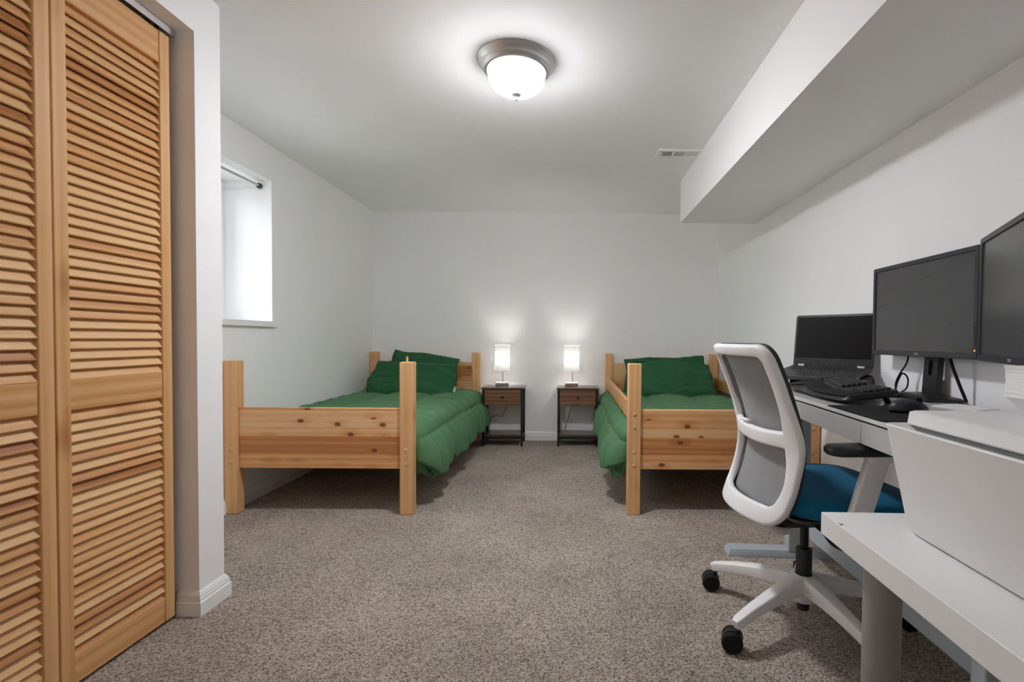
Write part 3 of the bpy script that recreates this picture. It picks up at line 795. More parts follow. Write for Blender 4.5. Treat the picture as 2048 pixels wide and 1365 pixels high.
def monitor(loc, rz, label, zbot):
    """screen faces local -x, width along y (local +y = viewer's left)"""
    t = thing('monitor', label, 'monitor', loc, rz, 'computer monitors on the desk')
    W, H = 0.557, 0.360; z0 = zbot; hw = W / 2
    bz, bt, bb = 0.017, 0.017, 0.020
    b = MB()
    # bezel: ring loft in the y-z plane
    def ring(y0, y1, z0_, z1, r, x): return [(x, p[0], p[1]) for p in rrect(y0, y1, z0_, z1, r, 0, 3)]
    b.loft([ring(-hw, hw, z0, z0 + H, 0.006, 0.020), ring(-hw, hw, z0, z0 + H, 0.006, -0.006), ring(-hw + 0.002, hw - 0.002, z0 + 0.002, z0 + H - 0.002, 0.005, -0.008),
            ring(-hw + bz - 0.001, hw - bz + 0.001, z0 + bb - 0.001, z0 + H - bt + 0.001, 0.001, -0.008), ring(-hw + bz, hw - bz, z0 + bb, z0 + H - bt, 0.001, -0.003)], caps=False)
    b.build('bezel', 'bezel', t, smooth=35)
    b = MB(); b.loft([ring(-hw, hw, z0, z0 + H, 0.006, 0.020), ring(-hw + 0.03, hw - 0.03, z0 + 0.03, z0 + H - 0.03, 0.02, 0.030), ring(-0.16, 0.16, z0 + 0.06, z0 + H - 0.06, 0.03, 0.044)])
    b.build('back_shell', 'black', t, smooth=35)
    b = MB(); b.box(-0.0035, 0.0, -hw + bz - 0.001, hw - bz + 0.001, z0 + bb - 0.001, z0 + H - bt + 0.001); b.build('screen', 'screen', t)
    for i in range(4):
        b = MB(); z = z0 + 0.045 + i * 0.017; b.box(-0.0092, -0.0079, -hw + 0.005, -hw + 0.0105, z, z + 0.009); b.build('button', 'black', t)
    b = MB(); b.cyl((-0.0092, -hw + 0.0078, z0 + 0.028), 0.003, 0.002, 12, 'x'); b.build('power_light', 'led', t, label='small glowing amber power light')
    # x faces viewer: text reads towards -y
    mt = Matrix.Translation((-0.0083, 0, z0 + 0.010)) @ Matrix(((0, 0, -1, 0), (-1, 0, 0, 0), (0, 1, 0, 0), (0, 0, 0, 1)))
    text_mesh('DELL', 0.0115, 'logo', 'logo', t, mt)
    # neck with oval opening
    n = 24; outer = []; inner = []
    zc = 0.115; hh2, hw2 = 0.030, 0.011
    def ring2(x_off):
        o_, i_ = [], []
        return o_, i_
    zb, zt2 = 0.018, z0 + 0.12
    def nx(z): return 0.040 + (z - 0.018) * 0.06
    def rect_pt(a):
        c, s = cos(a), sin(a); hy = 0.036; hz0 = zc - zb; hz1 = zt2 - zc
        k = min(hy / abs(c) if abs(c) > 1e-6 else 1e9, (hz1 if s > 0 else hz0) / abs(s) if abs(s) > 1e-6 else 1e9)
        return c * k, zc + s * k
    angs = sorted([2 * pi * i / n for i in range(n)] + [math.atan2(zt2 - zc, 0.036), pi - math.atan2(zt2 - zc, 0.036), 2 * pi - math.atan2(zc - zb, 0.036), pi + math.atan2(zc - zb, 0.036)])
    def oval(a):
        c, s = cos(a), sin(a)
        return hw2 * c, zc + (hh2 - hw2) * (1 if s > 1e-9 else -1 if s < -1e-9 else 0) + hw2 * s
    A = [rect_pt(a) for a in angs]; I = [oval(a) for a in angs]
    th = 0.022
    rings = [[(nx(z), y, z) for y, z in A], [(nx(z) + th, y, z) for y, z in A], [(nx(z) + th, y, z) for y, z in I], [(nx(z), y, z) for y, z in I]]
    b = MB(); b.loft(rings, closed=True); b.build('stand_neck', 'black', t, smooth=30)
    b = MB(); b.box(0.004, nx(0.2) + 0.014, -0.05, 0.05, z0 + 0.10, z0 + 0.20); b.build('hinge_mount', 'black', t, bevel=0.004)
    b = MB(); b.loft([rrect(-0.046, 0.082, -0.125, 0.125, 0.012, 0.0), rrect(-0.046, 0.082, -0.125, 0.125, 0.012, 0.009), rrect(-0.040, 0.076, -0.119, 0.119, 0.012, 0.014), rrect(-0.02, 0.07, -0.06, 0.06, 0.012, 0.019)])
    b.build('stand_base', 'black', t, smooth=30)
    return t
mon1 = monitor((1.278, 1.792, DZ0), rad(-1.5), 'wide black monitor facing the chair, left of the angled one', 0.156)
# second monitor angled towards the camera
p0 = Vector((1.211, 1.437)); dirv = Vector((-0.16, -0.312)).normalized()
c2 = p0 + dirv * 0.2785
mon2 = monitor((c2.x, c2.y, DZ0), math.atan2(-(-dirv.x), -dirv.y) if False else -math.atan2(-dirv.x, -dirv.y), 'black monitor turned inwards at the right edge of the photo', 0.156)

# monitor cables (lie between monitor and desk)
def cable(label, pts, r=0.0035):
    P = [Vector(p) for p in pts]; o0 = P[-1].copy()
    b = MB(); b.tube([tuple(p - o0) for p in P], r, 8)
    o = b.build('cable', 'rubber', smooth=60, loc=tuple(o0)); return tag(o, label, 'cable', 'black monitor cables on the desk')
cable('thin black looped cable hanging behind the monitor facing the chair',
      [(1.318, 1.90, 0.93), (1.315, 1.905, 0.88), (1.300, 1.925, 0.83), (1.292, 1.935, 0.79), (1.30, 1.935, 0.757), (1.325, 1.92, 0.775), (1.330, 1.92, 0.815), (1.312, 1.925, 0.835), (1.296, 1.93, 0.80), (1.29, 1.935, 0.756)], 0.0032)
cable('thick black cable running straight down beside the monitor stand', [(1.290, 1.665, 0.94), (1.300, 1.66, 0.885), (1.322, 1.655, 0.82), (1.338, 1.65, 0.775), (1.342, 1.645, 0.7555)], 0.0052)

# ------------------------------------------------------------------ laptop on a riser
LR = rad(-51)
lap = thing('laptop', 'open black laptop raised on a stand behind the keyboard', 'laptop', (1.128, 2.213, 0.803), LR)
lap.rotation_euler = (rad(9), 0, LR)
b = MB(); hwL = 0.180; dL = 0.122
b.loft([rrect(-hwL + 0.006, hwL - 0.006, -dL + 0.006, dL - 0.004, 0.012, 0.0), rrect(-hwL, hwL, -dL, dL, 0.012, 0.010), rrect(-hwL, hwL, -dL, dL, 0.012, 0.019), rrect(-hwL + 0.002, hwL - 0.002, -dL + 0.002, dL - 0.002, 0.011, 0.021)])
b.build('laptop_base', 'lapbody', lap, smooth=35)
kb = MB(); kb.loft([rrect(-0.0072, 0.0072, -0.0072, 0.0072, 0.002, 0.0, 2), rrect(-0.0065, 0.0065, -0.0065, 0.0065, 0.002, 0.0025, 2)])
k0 = None
for r_ in range(5):
    for c_ in range(17):
        x = -0.157 + c_ * 0.0186 + (0.004 * r_ if c_ < 13 else 0.010); y = 0.090 - r_ * 0.0182
        if k0 is None:
            k0 = kb.build('key', 'lapkey', lap, smooth=35, loc=(x, y, 0.0205))
        else:
            k = k0.copy(); COL.objects.link(k); k.location = (x, y, 0.0205)
b = MB(); b.box(-0.075, 0.02, -0.110, -0.035, 0.0209, 0.0213); b.build('touchpad', 'bezel', lap)
th_ = rad(16)
lidM = Matrix.Translation((0, dL - 0.006, 0.018)) @ Matrix.Rotation(-th_, 4, 'X')
hL = 0.250
b = MB()
def lring(x0, x1, z0, z1, r, y): return [(p[0], y, p[1]) for p in rrect(x0, x1, z0, z1, r, 0, 3)]
b.loft([lring(-hwL, hwL, 0, hL, 0.010, 0.008), lring(-hwL, hwL, 0, hL, 0.010, 0.001), lring(-hwL + 0.002, hwL - 0.002, 0.002, hL - 0.002, 0.009, 0.0), ])
b.xf(lidM).build('lid', 'lapbody', lap, smooth=35)
b = MB(); b.box(-hwL + 0.009, hwL - 0.009, -0.0006, 0.0004, 0.040, hL - 0.010); b.xf(lidM).build('screen', 'lapscreen', lap)
for x in (-0.135, 0.135):
    b = MB(); b.box(x - 0.016, x + 0.016, -0.010, 0.004, -0.002, 0.009); b.xf(lidM).build('hinge', 'silver', lap, bevel=0.002, label='silver laptop hinge')
b = MB()
for x in (-0.012, 0.0, 0.01): b.cyl((x, -0.0007, hL - 0.005), 0.0015, 0.0008, 10, 'y')
b.xf(lidM).build('webcam', 'blackgloss', lap)
ris = thing('laptop_riser', 'black bent riser carrying the open laptop on the desk', 'laptop stand', (1.180, 2.215, DZ0), LR)
b = MB(); th2 = 0.006; prof = []
pathp = [(-0.165, 0.003), (-0.150, 0.004), (-0.135, 0.045), (-0.12, 0.055), (0.12, 0.055), (0.145, 0.052), (0.158, 0.042), (0.160, 0.02), (0.158, 0.003)]
pathp = [(-0.155, 0.003), (-0.157, 0.035), (-0.155, 0.060), (-0.146, 0.072), (-0.13, 0.075), (0.0, 0.075), (0.13, 0.075), (0.146, 0.072), (0.155, 0.060), (0.157, 0.035), (0.155, 0.003)]
HR = 0.0515; pathp = [(x, z * HR / 0.078) for x, z in pathp]
b.sweep([(x, 0.0, z) for x, z in pathp], lambda i, tt: rp(0.13, 0.006, 0.2, 1), up=lambda tt: (0.0001 if False else (-1 if tt < 0.25 else 1 if tt > 0.75 else 0), 0, 1 if 0.05 < tt < 0.95 else 0.2))
b.v = [(x, y, z * (1 + y * 0.158 / HR)) for x, y, z in b.v]
b.build('riser_plate', 'black', ris, smooth=40)
b = MB(); b.box(-0.150, 0.150, 0.052, 0.060, 0.0, 0.0535); b.build('riser_black_backing', 'black', ris)  # added black plate, darkens the see-through gap under the laptop
dock = thing('docking_station', 'small flat dark dock lying behind the near end of the keyboard', 'dock', (1.176, 1.86, DZ0), rad(-30))
b = MB(); b.loft([rrect(-0.05, 0.05, -0.035, 0.035, 0.008, 0), rrect(-0.05, 0.05, -0.035, 0.035, 0.008, 0.022)]); b.build('dock_case', 'lapbody', dock, smooth=40, bevel=0.002)
b = MB(); b.box(0.05, 0.078, -0.012, 0.012, 0.006, 0.018); b.build('plug', 'black', dock, bevel=0.002)

# ------------------------------------------------------------------ ergonomic keyboard
KB = thing('keyboard', 'curved black ergonomic keyboard with palm rest on the desk edge', 'keyboard', (1.000, 1.834, DZ0), DA)
def slope(x): return 0.010 + (x + 0.11) / 0.22 * 0.030
def gull(y): return 0.014 * math.exp(-((y - 0.06) / 0.085) ** 2)
def xfr(u): return -0.088 - 0.022 * (1 - u * u) + 0.008 * math.exp(-((u - 0.25) / 0.2) ** 2)
def xbk(u): return 0.092 + 0.020 * (1 - u * u)
def kbody(off_top, zoff_front):
    def fn(i, j):
        u = -1 + 2 * i
        k = 1.0
        if abs(u) > 0.88:
            q = (abs(u) - 0.88) / 0.12; k = sqrt(max(0.0, 1 - q * q)) * 0.25 + 0.75
        a, c = xfr(u) * k, xbk(u) * k
        x = a + (c - a) * j; y = 0.256 * u
        return x, y, u
    return fn
b = MB()
fn0 = kbody(0, 0)
def ktop(i, j):
    x, y, u = fn0(i, j)
    e = min(1, j / 0.06, (1 - j) / 0.05, (1 - abs(u)) / 0.03)
    z = slope(x) + gull(y) + 0.016 * max(0, e) ** 0.5
    return (x, y, z)
def kbot(i, j):
    x, y, u = fn0(i, j); e = min(1, j / 0.06, (1 - j) / 0.05, (1 - abs(u)) / 0.03)
    return (x, y, slope(x) + gull(y) * 0.6 * 0 + 0.0 - 0.008 * max(0, e) ** 0.5 + 0.003)
b.grid(ktop, 61, 25); nb = len(b.v); b.grid(kbot, 61, 25)
nu_, nv_ = 61, 25
ed = [i for i in range(nu_)] + [nu_ * (j + 1) - 1 for j in range(1, nv_)] + [nu_ * (nv_ - 1) + i for i in range(nu_ - 2, -1, -1)] + [nu_ * j for j in range(nv_ - 2, 0, -1)]
for a in range(len(ed)):
    p, q = ed[a], ed[(a + 1) % len(ed)]; b.f.append((p, q, q + nb, p + nb))
b.build('keyboard_body', 'black', KB, smooth=50)
def palm(i, j):
    u = -0.93 + 1.86 * i; x0 = xfr(u) + 0.004; x = x0 + 0.072 * j; y = 0.256 * u
    e = min(1, j / 0.25, (1 - j) / 0.2, (0.935 - abs(u)) / 0.05)
    return (x, y, slope(x) + gull(y) + 0.015 + 0.006 * max(0, e) ** 0.5)
b = MB(); b.grid(palm, 61, 13); b.build('palm_rest', 'rubber', KB, smooth=180)
kk = MB(); kk.loft([rrect(-0.0082, 0.0082, -0.0087, 0.0087, 0.002, 0.0, 2), rrect(-0.0078, 0.0078, -0.0083, 0.0083, 0.002, 0.006, 2), rrect(-0.0060, 0.0060, -0.0064, 0.0064, 0.002, 0.0105, 2)])
k0 = None
slots = []
for r_ in range(5):
    for c_ in range(14):
        y = 0.226 - c_ * 0.0196 - (0.026 if c_ >= 6 else 0)
        x = -0.014 + r_ * 0.0192 + 0.016 * (1 - ((y - 0.06) / 0.16) ** 2)
        slots.append((x, y, (rad(-14) if c_ < 6 else rad(14)) * (1 if abs(y - 0.06) < 0.2 else 0.5)))
    for c_ in range(4):
        slots.append((-0.014 + r_ * 0.0192, -0.164 - c_ * 0.0196, 0))
for x, y, rz_ in slots:
    z = slope(x) + gull(y) + 0.0145
    roll = math.atan(-2 * (y - 0.06) / 0.085 ** 2 * gull(y))
    if k0 is None: k = k0 = kk.build('key', 'key', KB, smooth=35)
    else:
        k = k0.copy(); COL.objects.link(k)
    k.location = (x, y, z); k.rotation_euler = (roll, -math.atan(0.030 / 0.22), rz_)
b = MB()
for y in (-0.02, 0.03, 0.06): b.box(0.094, 0.100, y, y + 0.02, slope(0.095) + gull(y) + 0.013, slope(0.095) + gull(y) + 0.0195)
b.build('media_button', 'silver', KB, bevel=0.001, label='small silver media buttons')
for y in (-0.185, 0.185):
    b = MB(); b.sweep([(0.070, y, 0.033), (0.078, y, 0.018), (0.088, y, 0.0)], lambda i, tt: rp(0.035, 0.007, 0.2, 1), up=(0, 1, 0) if False else (1, 0, 0)); b.build('tilt_leg', 'black', KB)

mp = thing('mouse_pad', 'thin black mouse pad on the desk beside the keyboard', 'mouse pad', (0.93, 1.417, DZ0), DA)
b = MB(); b.loft([rrect(-0.112, 0.112, -0.165, 0.152, 0.012, 0.0), rrect(-0.112, 0.112, -0.165, 0.152, 0.012, 0.003)]); b.build('pad_sheet', 'pad', mp, smooth=40)
ms = thing('mouse', 'dark grey computer mouse on the mouse pad beside the printer', 'mouse', (0.992, 1.425, DZ0 + 0.003), rad(4))
def mouse_fn(i, j):
    a = 2 * pi * i; h = j
    r = sqrt(max(0, 1 - h ** 2.6))
    x = 0.058 * cos(a) * r; y = 0.033 * sin(a) * r * (1 - 0.12 * cos(a) * 0)
    z = 0.006 + 0.034 * h * (1 - 0.22 * (x / 0.058) - 0.15 * (x / 0.058) ** 2)
    return (x, y, z)
b = MB(); b.grid(mouse_fn, 40, 18, closeu=True); b.build('mouse_shell', 'bezel', ms, smooth=180)
b = MB(); b.loft([[(0.056 * cos(2 * pi * i / 40), 0.031 * sin(2 * pi * i / 40), 0) for i in range(40)], [(0.0585 * cos(2 * pi * i / 40), 0.0335 * sin(2 * pi * i / 40), 0.007) for i in range(40)]]); b.build('mouse_bottom', 'blackgloss', ms, smooth=40)
b = MB(); b.cyl((0.030, -0.004, 0.0335), 0.0105, 0.008, 20, 'y'); b.build('scroll_wheel', 'rubber', ms, smooth=40)
sh_ = thing('paper_sheet', 'flat white sheet lying on the desk by the wall behind the printer', 'paper', (1.262, 1.545, DZ0), rad(20))
b = MB(); b.box(-0.06, 0.06, -0.06, 0.07, 0, 0.003); b.build('sheet', 'paper', sh_)

# ------------------------------------------------------------------ printer table, printer, papers
TA = rad(-1.7); TZ = 0.56; TT = 0.050
tb = thing('side_table', 'white side table with round grey legs in the right foreground', 'table', (0.586, 1.13, 0), TA)
b = MB(); b.box(0, 0.62, -1.15, 0, TZ - TT, TZ); b.build('tabletop', 'table', tb, bevel=0.0015)
for lx, ly in ((0.094, -0.085), (0.535, -0.085), (0.094, -1.07), (0.535, -1.07)):
    b = MB(); b.lathe([(0.0375, 0), (0.0375, TZ - TT - 0.008), (0.050, TZ - TT - 0.007), (0.050, TZ - TT)] if False else [(0.036, 0), (0.037, 0.003), (0.037, TZ - TT)], (lx, ly, 0), 40); b.build('leg', 'tableleg', tb, smooth=40)
b = MB(); b.add([(0.003, -0.070, TZ + 0.0003), (0.008, -0.074, TZ + 0.0003), (0.016, -0.082, TZ + 0.0003), (0.009, -0.080, TZ + 0.0003), (0.003, -0.088, TZ + 0.0003)], [(0, 1, 2, 3, 4)])
b.build('edge_chip', 'cord', tb, label='worn brown chip on the corner edge')

pr = thing('printer', 'white office printer standing on the white side table', 'printer', (0.68, 1.025, TZ), TA)
b = MB()
def prr(x0, y1, z, r=0.02): return rrect(x0, 0.44, -0.43, y1, r, z, 5)
b.loft([prr(0.030, -0.006, 0.004, 0.03), prr(0.022, 0, 0.014, 0.03), prr(-0.006, 0.002, 0.150, 0.026), prr(-0.020, 0.004, 0.222, 0.024), prr(-0.021, 0.004, 0.226, 0.023), prr(-0.019, 0.002, 0.229, 0.022), prr(-0.014, -0.004, 0.226, 0.02), prr(0.020, -0.02, 0.216, 0.02)])
b.build('printer_body', 'printer', pr, smooth=40)
b = MB(); b.box(0.05, 0.40, -0.40, -0.04, 0.0, 0.006); b.build('foot_pad', 'rubber', pr)
b = MB(); b.loft([rrect(0.036, 0.44, -0.43, 0.0, 0.01, 0.214), rrect(0.036, 0.44, -0.43, 0.0, 0.01, 0.226)]); b.build('paper_slot', 'printerslot', pr, smooth=40)
b = MB(); b.loft([rrect(0.032, 0.44, -0.43, 0.005, 0.01, 0.226), rrect(0.030, 0.44, -0.43, 0.006, 0.01, 0.229), rrect(0.034, 0.44, -0.43, 0.006, 0.01, 0.252), rrect(0.040, 0.436, -0.426, 0.001, 0.01, 0.255)]); b.build('scanner_lid', 'printer', pr, smooth=40)
ps = thing('paper_stack', 'stack of white paper in a white tray on the printer lid at right edge', 'paper stack', (0.966, 0.915, TZ + 0.255), TA)
b = MB(); b.loft([rrect(-0.080, 0.13, -0.14, 0.04, 0.02, 0.0), rrect(-0.084, 0.13, -0.14, 0.045, 0.02, 0.010), rrect(-0.100, 0.13, -0.14, 0.058, 0.02, 0.034), rrect(-0.104, 0.13, -0.14, 0.060, 0.02, 0.037), rrect(-0.100, 0.126, -0.136, 0.056, 0.02, 0.037)])
b.build('paper_tray', 'white', ps, smooth=40)
b = MB(); zz = 0.037; rr_ = random.Random(3)
for i in range(24):
    h_ = 0.0026; j1, j2 = rr_.uniform(-0.0009, 0.0009), rr_.uniform(-0.0009, 0.0009)
    fl_ = 0.004 * (i > 19) * (i - 19) / 4
    b.loft([rrect(-0.098 + j1 - fl_, 0.11 + j1, -0.12 + j2, 0.055 + j2, 0.003, zz, 2), rrect(-0.098 + j1 - fl_, 0.11 + j1, -0.12 + j2, 0.055 + j2, 0.003, zz + h_, 2)]); zz += h_
b.build('sheets', 'paper', ps)

# ------------------------------------------------------------------ office chair
CH = thing('office_chair', 'white framed swivel office chair with grey mesh back and teal seat', 'office chair', (0.795, 1.640, 0), rad(3))
PRF = [(0.945, -0.238), (0.90, -0.220), (0.84, -0.193), (0.74, -0.158), (0.65, -0.134), (0.60, -0.130), (0.52, -0.141), (0.46, -0.158), (0.41, -0.178)]
def bx_(z):
    if z >= PRF[0][0]: return PRF[0][1]
    for (z1, x1), (z0, x0) in zip(PRF, PRF[1:]):
        if z >= z0:
            k = (z - z0) / (z1 - z0); k = k
            return x0 + (x1 - x0) * k
    return PRF[-1][1]
def bxs(z): return sum(bx_(z + d) for d in (-0.03, -0.015, 0, 0.015, 0.03)) / 5
HW = 0.222
def bow(y, z):
    k = 0.042 + 0.03 * max(0, (0.72 - z) / 0.3)
    return -k * (1 - (y / HW) ** 2)
def bsurf(y, z): return Vector((bxs(z) + bow(y, z), y, z))
def frame_sweep(mb, pts, wfun, depth, closed, off=0.0, out=0.0, rr=0.36):
    """sweep a rounded bar along (y,z) points lying on the curved back surface; off pushes it towards the sitter"""
    n = len(pts); rings = []
    for i, (y, z) in enumerate(pts):
        a = pts[(i - 1) % n] if closed or i > 0 else pts[i]; c = pts[(i + 1) % n] if closed or i < n - 1 else pts[i]
        T = (bsurf(*c) - bsurf(*a)).normalized()
        e = 0.004
        N = (bsurf(y + e, z) - bsurf(y - e, z)).cross(bsurf(y, z + e) - bsurf(y, z - e)).normalized()   # towards +x
        Wd = N.cross(T).normalized()
        p = bsurf(y, z) + N * off
        w_ = wfun(y, z)
        rings.append([p + Wd * (q[0] + out) + N * q[1] for q in rp(w_, depth, rr, 4)])
    mb.loft(rings, caps=not closed, closed=closed)
def back_ring(hy, z0, z1, r, n=8):
    pts = []
    for cy, cz, a0 in ((hy - r, z1 - r, 0), (-hy + r, z1 - r, 90), (-hy + r, z0 + r, 180), (hy - r, z0 + r, 270)):
        for i in range(n + 1):
            a = rad(a0 + 90 * i / n); pts.append((cy + r * cos(a), cz + r * sin(a)))
    # fill straight runs
    out = []
    for i in range(len(pts)):
        p, q = pts[i], pts[(i + 1) % len(pts)]; out.append(p)
        d = sqrt((p[0] - q[0]) ** 2 + (p[1] - q[1]) ** 2); m = int(d / 0.02)
        for k in range(1, m): out.append((p[0] + (q[0] - p[0]) * k / m, p[1] + (q[1] - p[1]) * k / m))
    return [(y * (1 - 0.10 * max(0.0, (0.52 - z) / 0.12) ** 1.5), z) for y, z in out]
def fw(y, z):
    side_ = min(1.0, max(0.0, (abs(y) - 0.14) / 0.05))
    up_ = 0.040 + 0.024 * math.exp(-((z - 0.655) / 0.075) ** 2) + 0.012 * math.exp(-((z - 0.42) / 0.06) ** 2)
    bar_ = 0.036 if z > 0.7 else 0.060
    return up_ * side_ + bar_ * (1 - side_)
b = MB()
frame_sweep(b, back_ring(HW - 0.022, 0.424, 0.930, 0.036), fw, 0.027, True)
mid = [(-(HW - 0.024) + 2 * (HW - 0.024) * i / 20, 0.662 - 0.010 * (1 - (2 * i / 20 - 1) ** 2)) for i in range(21)]
frame_sweep(b, mid, lambda y, z: 0.048 + 0.022 * (abs(y) / HW) ** 6, 0.0255, False)
b.build('back_frame', 'whiteplastic', CH, smooth=60)
b = MB()
def spine(i, j):
    y = (-1 + 2 * i) * (0.135 - 0.075 * j)
    xa = bxs(0.42) + bow(y, 0.42) + 0.006; k = j ** 0.9
    return (xa + (-0.07 - xa) * k, y, 0.405 - 0.062 * math.sin(pi * min(1, j * 1.2) * 0.5))
b.grid(spine, 17, 13); b.build('spine_bracket', 'whiteplastic', CH, smooth=180, solid=(0.022, 0))
# mesh panel (front side)
b = MB()
def mfn(i, j):
    y = (HW - 0.022) * (-1 + 2 * i); z = 0.432 + 0.497 * j
    return (bxs(z) + bow(y, z) * 0.8 + 0.020, y, z)
b.grid(mfn, 31, 41); b.build('mesh_panel', 'meshfab', CH, smooth=180, solid=(0.004, 0), label='grey mesh stretched in the chair back')
b = MB()
frame_sweep(b, back_ring(HW - 0.018, 0.424, 0.932, 0.036), lambda y, z: 0.030, 0.014, True, off=0.0195)
b.build('mesh_edge', 'darkedge', CH, smooth=60, label='charcoal edge trim of the mesh back')
for sy in (-1, 1):
    b = MB()
    path = [(bxs(z) + 0.004, sy * (HW - 0.044), z) for z in [0.445 + 0.47 * i / 24 for i in range(25)]]
    b.sweep(path, lambda i, tt: rp(0.030, 0.010, 0.3, 3), up=(0.4 * sy, 1, 0))
    b.build('inner_lining', 'meshfab', CH, smooth=60, label='grey lining inside the back uprights')
b = MB(); zz = 0.690; b.box(bxs(zz) + bow(0.05, zz) - 0.010, bxs(zz) + bow(0.05, zz) + 0.008, 0.03, 0.085, zz - 0.008, zz); b.build('lumbar_tab', 'whiteplastic', CH, bevel=0.003)
# seat
b = MB()
def seat_fn(i, j):
    a = 2 * pi * i; ex = 2 / 3.6
    c, s = cos(a), sin(a)
    px = 0.245 * (abs(c) ** ex) * (1 if c > 0 else -1); py = 0.248 * (abs(s) ** ex) * (1 if s > 0 else -1)
    prof_ = [(0.86, 0.425), (0.95, 0.427), (0.985, 0.434), (1.0, 0.448), (1.0, 0.462), (0.985, 0.473), (0.95, 0.480), (0.85, 0.486), (0.6, 0.490), (0.3, 0.491), (0.02, 0.491)]
    k, z = prof_[j if isinstance(j, int) else int(round(j * (len(prof_) - 1)))]
    x = px * k + 0.078; y = py * k
    wf = max(0, (x - 0.20) / 0.12); z -= 0.022 * wf * wf
    z += 0.004 * (abs(y) / 0.25) ** 2
    return (x, y, z)
b.grid(seat_fn, 64, 11, closeu=True); b.f.append(tuple(range(64))); b.f.append(tuple(reversed(range(64 * 10, 64 * 11))))
b.build('seat', 'seat', CH, smooth=180, label='teal blue upholstered seat')
b = MB(); b.loft([rrect(-0.14, 0.28, -0.20, 0.20, 0.05, 0.412), rrect(-0.15, 0.30, -0.215, 0.215, 0.05, 0.427)]); b.build('seat_pan', 'black', CH, smooth=40)
b = MB(); b.loft([rrect(-0.13, 0.10, -0.065, 0.065, 0.02, 0.350), rrect(-0.15, 0.13, -0.085, 0.085, 0.02, 0.372), rrect(-0.15, 0.13, -0.085, 0.085, 0.02, 0.413)]); b.build('tilt_mechanism', 'black', CH, smooth=40)
b = MB(); b.sweep(smooth_path([(-0.02, -0.06, 0.374), (-0.015, -0.12, 0.368), (0.0, -0.165, 0.348), (0.012, -0.195, 0.341), (0.022, -0.215, 0.340)], 4),
                  lambda i, tt: rp(0.016 + 0.026 * max(0, sin(pi * min(1, max(0, (tt - 0.35) / 0.65)) ** 0.8 * 0.95)), 0.012, 0.4, 3)); b.build('height_lever', 'black', CH, smooth=60)
b = MB(); b.lathe([(0.013, 0.2), (0.0145, 0.2), (0.0145, 0.36)], n=28); b.build('gas_lift', 'blackgloss', CH, smooth=40)
b = MB(); b.lathe([(0.020, 0.048), (0.020, 0.070), (0.022, 0.13), (0.026, 0.160), (0.026, 0.252), (0.024, 0.256), (0.014, 0.257)], n=32); b.build('lift_sleeve', 'black', CH, smooth=40)
# arms
for sy in (-1, 1):
    b = MB()
    pth = smooth_path([(0.0, sy * 0.10, 0.405), (-0.002, sy * 0.20, 0.404), (0.0, sy * 0.262, 0.420), (0.012, sy * 0.272, 0.470), (0.038, sy * 0.272, 0.555), (0.062, sy * 0.272, 0.632)], 5)
    b.sweep(pth, lambda i, tt: rp(0.026, 0.066, 0.35, 3), up=(1, 0, 0))
    b.loft([rrect(0.03, 0.10, sy * 0.272 - 0.018, sy * 0.272 + 0.018, 0.012, 0.618), rrect(0.018, 0.122, sy * 0.272 - 0.026, sy * 0.272 + 0.026, 0.015, 0.640)])
    b.build('arm_post', 'whiteplastic', CH, smooth=50)
    b = MB(); yy = sy * 0.268
    b.loft([rrect(-0.082, 0.118, yy - 0.036, yy + 0.036, 0.032, 0.639, 6), rrect(-0.088, 0.124, yy - 0.043, yy + 0.043, 0.038, 0.645, 6), rrect(-0.088, 0.124, yy - 0.043, yy + 0.043, 0.038, 0.657, 6), rrect(-0.082, 0.118, yy - 0.037, yy + 0.037, 0.032, 0.664, 6), rrect(-0.05, 0.09, yy - 0.015, yy + 0.015, 0.014, 0.667, 6)])
    b.build('arm_pad', 'black', CH, smooth=60, label='black padded armrest')
# star base
b = MB()
b.lathe([(0.021, 0.074), (0.032, 0.076), (0.038, 0.084), (0.040, 0.105), (0.054, 0.120), (0.058, 0.148), (0.046, 0.164), (0.028, 0.168), (0.027, 0.13)], n=40)
ANG = [207, 135, 63, -9, -81]
for a in ANG:
    ca, sa = cos(rad(a)), sin(rad(a))
    pth = [(0.03, 0.138), (0.07, 0.136), (0.12, 0.131), (0.18, 0.122), (0.24, 0.111), (0.29, 0.099), (0.318, 0.091), (0.332, 0.086)]
    hs = [0.056, 0.052, 0.046, 0.040, 0.036, 0.033, 0.032, 0.028]; ws = [0.062, 0.056, 0.048, 0.042, 0.037, 0.033, 0.031, 0.022]
    b.sweep([(r_ * ca, r_ * sa, z_) for r_, z_ in pth], lambda i, tt: [(x_, y_) for x_, y_ in rp(ws[i], hs[i], 0.16, 3)], up=(0, 0, 1))
b.build('star_base', 'whiteplastic', CH, smooth=45)
rc = random.Random(5)
for k_, a in enumerate(ANG):
    ca, sa = cos(rad(a)), sin(rad(a)); cx, cy = 0.318 * ca, 0.318 * sa
    th = [rad(158), rad(165), rad(60), rad(-10), rad(-100)][k_]
    ofx, ofy = 0.018 * cos(th), 0.018 * sin(th)
    b = MB()
    b.cyl((0, 0, 0.052), 0.006, 0.030, 14)
    # hood between the wheels
    hood = []
    for q in range(13):
        an = pi * q / 12; hood.append((0.018 + 0.031 * cos(an), 0.033 + 0.031 * sin(an)))
    b.loft([[(x, -0.008, z) for x, z in hood], [(x, 0.008, z) for x, z in hood]])
    c = b.build('caster', 'black', CH, smooth=40, loc=(cx, cy, 0), rot=(0, 0, th))
    for y0 in (-0.029, 0.009):
        b = MB(); b.lathe([(0.012, 0), (0.027, 0), (0.0315, 0.004), (0.0325, 0.010), (0.0315, 0.016), (0.027, 0.020), (0.012, 0.020)], (0.018, y0, 0.0325), 32, 'y'); b.build('wheel', 'rubber', c, smooth=40)

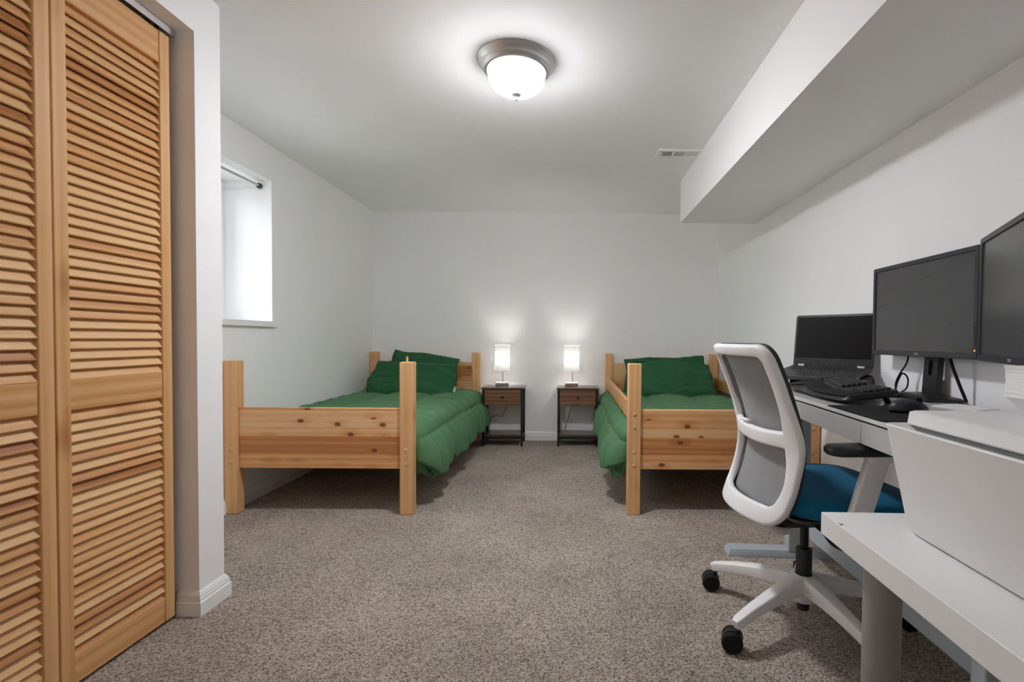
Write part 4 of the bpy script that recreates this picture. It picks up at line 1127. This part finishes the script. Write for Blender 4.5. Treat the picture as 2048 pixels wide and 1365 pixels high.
# ------------------------------------------------------------------ light and camera
wd_ = bpy.data.worlds.new('daylight'); SC.world = wd_; wd_.use_nodes = True
wn = wd_.node_tree; bg = wn.nodes['Background']
tc = wn.nodes.new('ShaderNodeTexCoord'); sz = wn.nodes.new('ShaderNodeSeparateXYZ'); rm = wn.nodes.new('ShaderNodeValToRGB')
wn.links.new(tc.outputs['Generated'], sz.inputs[0]); wn.links.new(sz.outputs[2], rm.inputs[0]); wn.links.new(rm.outputs[0], bg.inputs[0])
e = rm.color_ramp.elements; e[0].position = 0.0; e[0].color = (0.34, 0.34, 0.33, 1); e[1].position = 0.10; e[1].color = (0.86, 0.92, 1.0, 1)
bg.inputs[1].default_value = 2.0

pl = bpy.data.lights.new('window_portal', 'AREA'); pl.shape = 'RECTANGLE'; pl.size = WY1 - WY0; pl.size_y = WZ1 - WZ0; pl.cycles.is_portal = True
po = bpy.data.objects.new('window_portal', pl); COL.objects.link(po); po.location = (XO - 0.045, (WY0 + WY1) / 2, (WZ0 + WZ1) / 2); po.rotation_euler = (rad(90), 0, rad(-90))
cam = bpy.data.cameras.new('camera'); co = bpy.data.objects.new('camera', cam); COL.objects.link(co)
cam.sensor_fit = 'HORIZONTAL'; cam.sensor_width = 36.0; cam.lens = 975 / 2048 * 36
cam.shift_x = -(1151.465 - 1024) / 2048; cam.shift_y = (701.17 - 682.5) / 2048
cam.clip_start = 0.02
yaw, pit, rol = rad(0.39557845), rad(1.31246355), rad(0.46915392)
f = Vector((sin(yaw) * cos(pit), cos(yaw) * cos(pit), -sin(pit))); r0 = Vector((cos(yaw), -sin(yaw), 0)); d0 = f.cross(r0)
r2 = cos(rol) * r0 - sin(rol) * d0; d2 = cos(rol) * d0 + sin(rol) * r0
mw = Matrix.Identity(4)
for i in range(3):
    mw[i][0] = r2[i]; mw[i][1] = -d2[i]; mw[i][2] = -f[i]
mw[2][3] = 0.96
co.matrix_world = mw
SC.camera = co

SC.view_settings.view_transform = 'Standard'; SC.view_settings.look = 'None'
SC.view_settings.exposure = 2.2; SC.view_settings.gamma = 1.0; SC.view_settings.use_curve_mapping = False
SC.cycles.max_bounces = 14; SC.cycles.diffuse_bounces = 12; SC.cycles.transparent_max_bounces = 12
SC.cycles.use_denoising = True
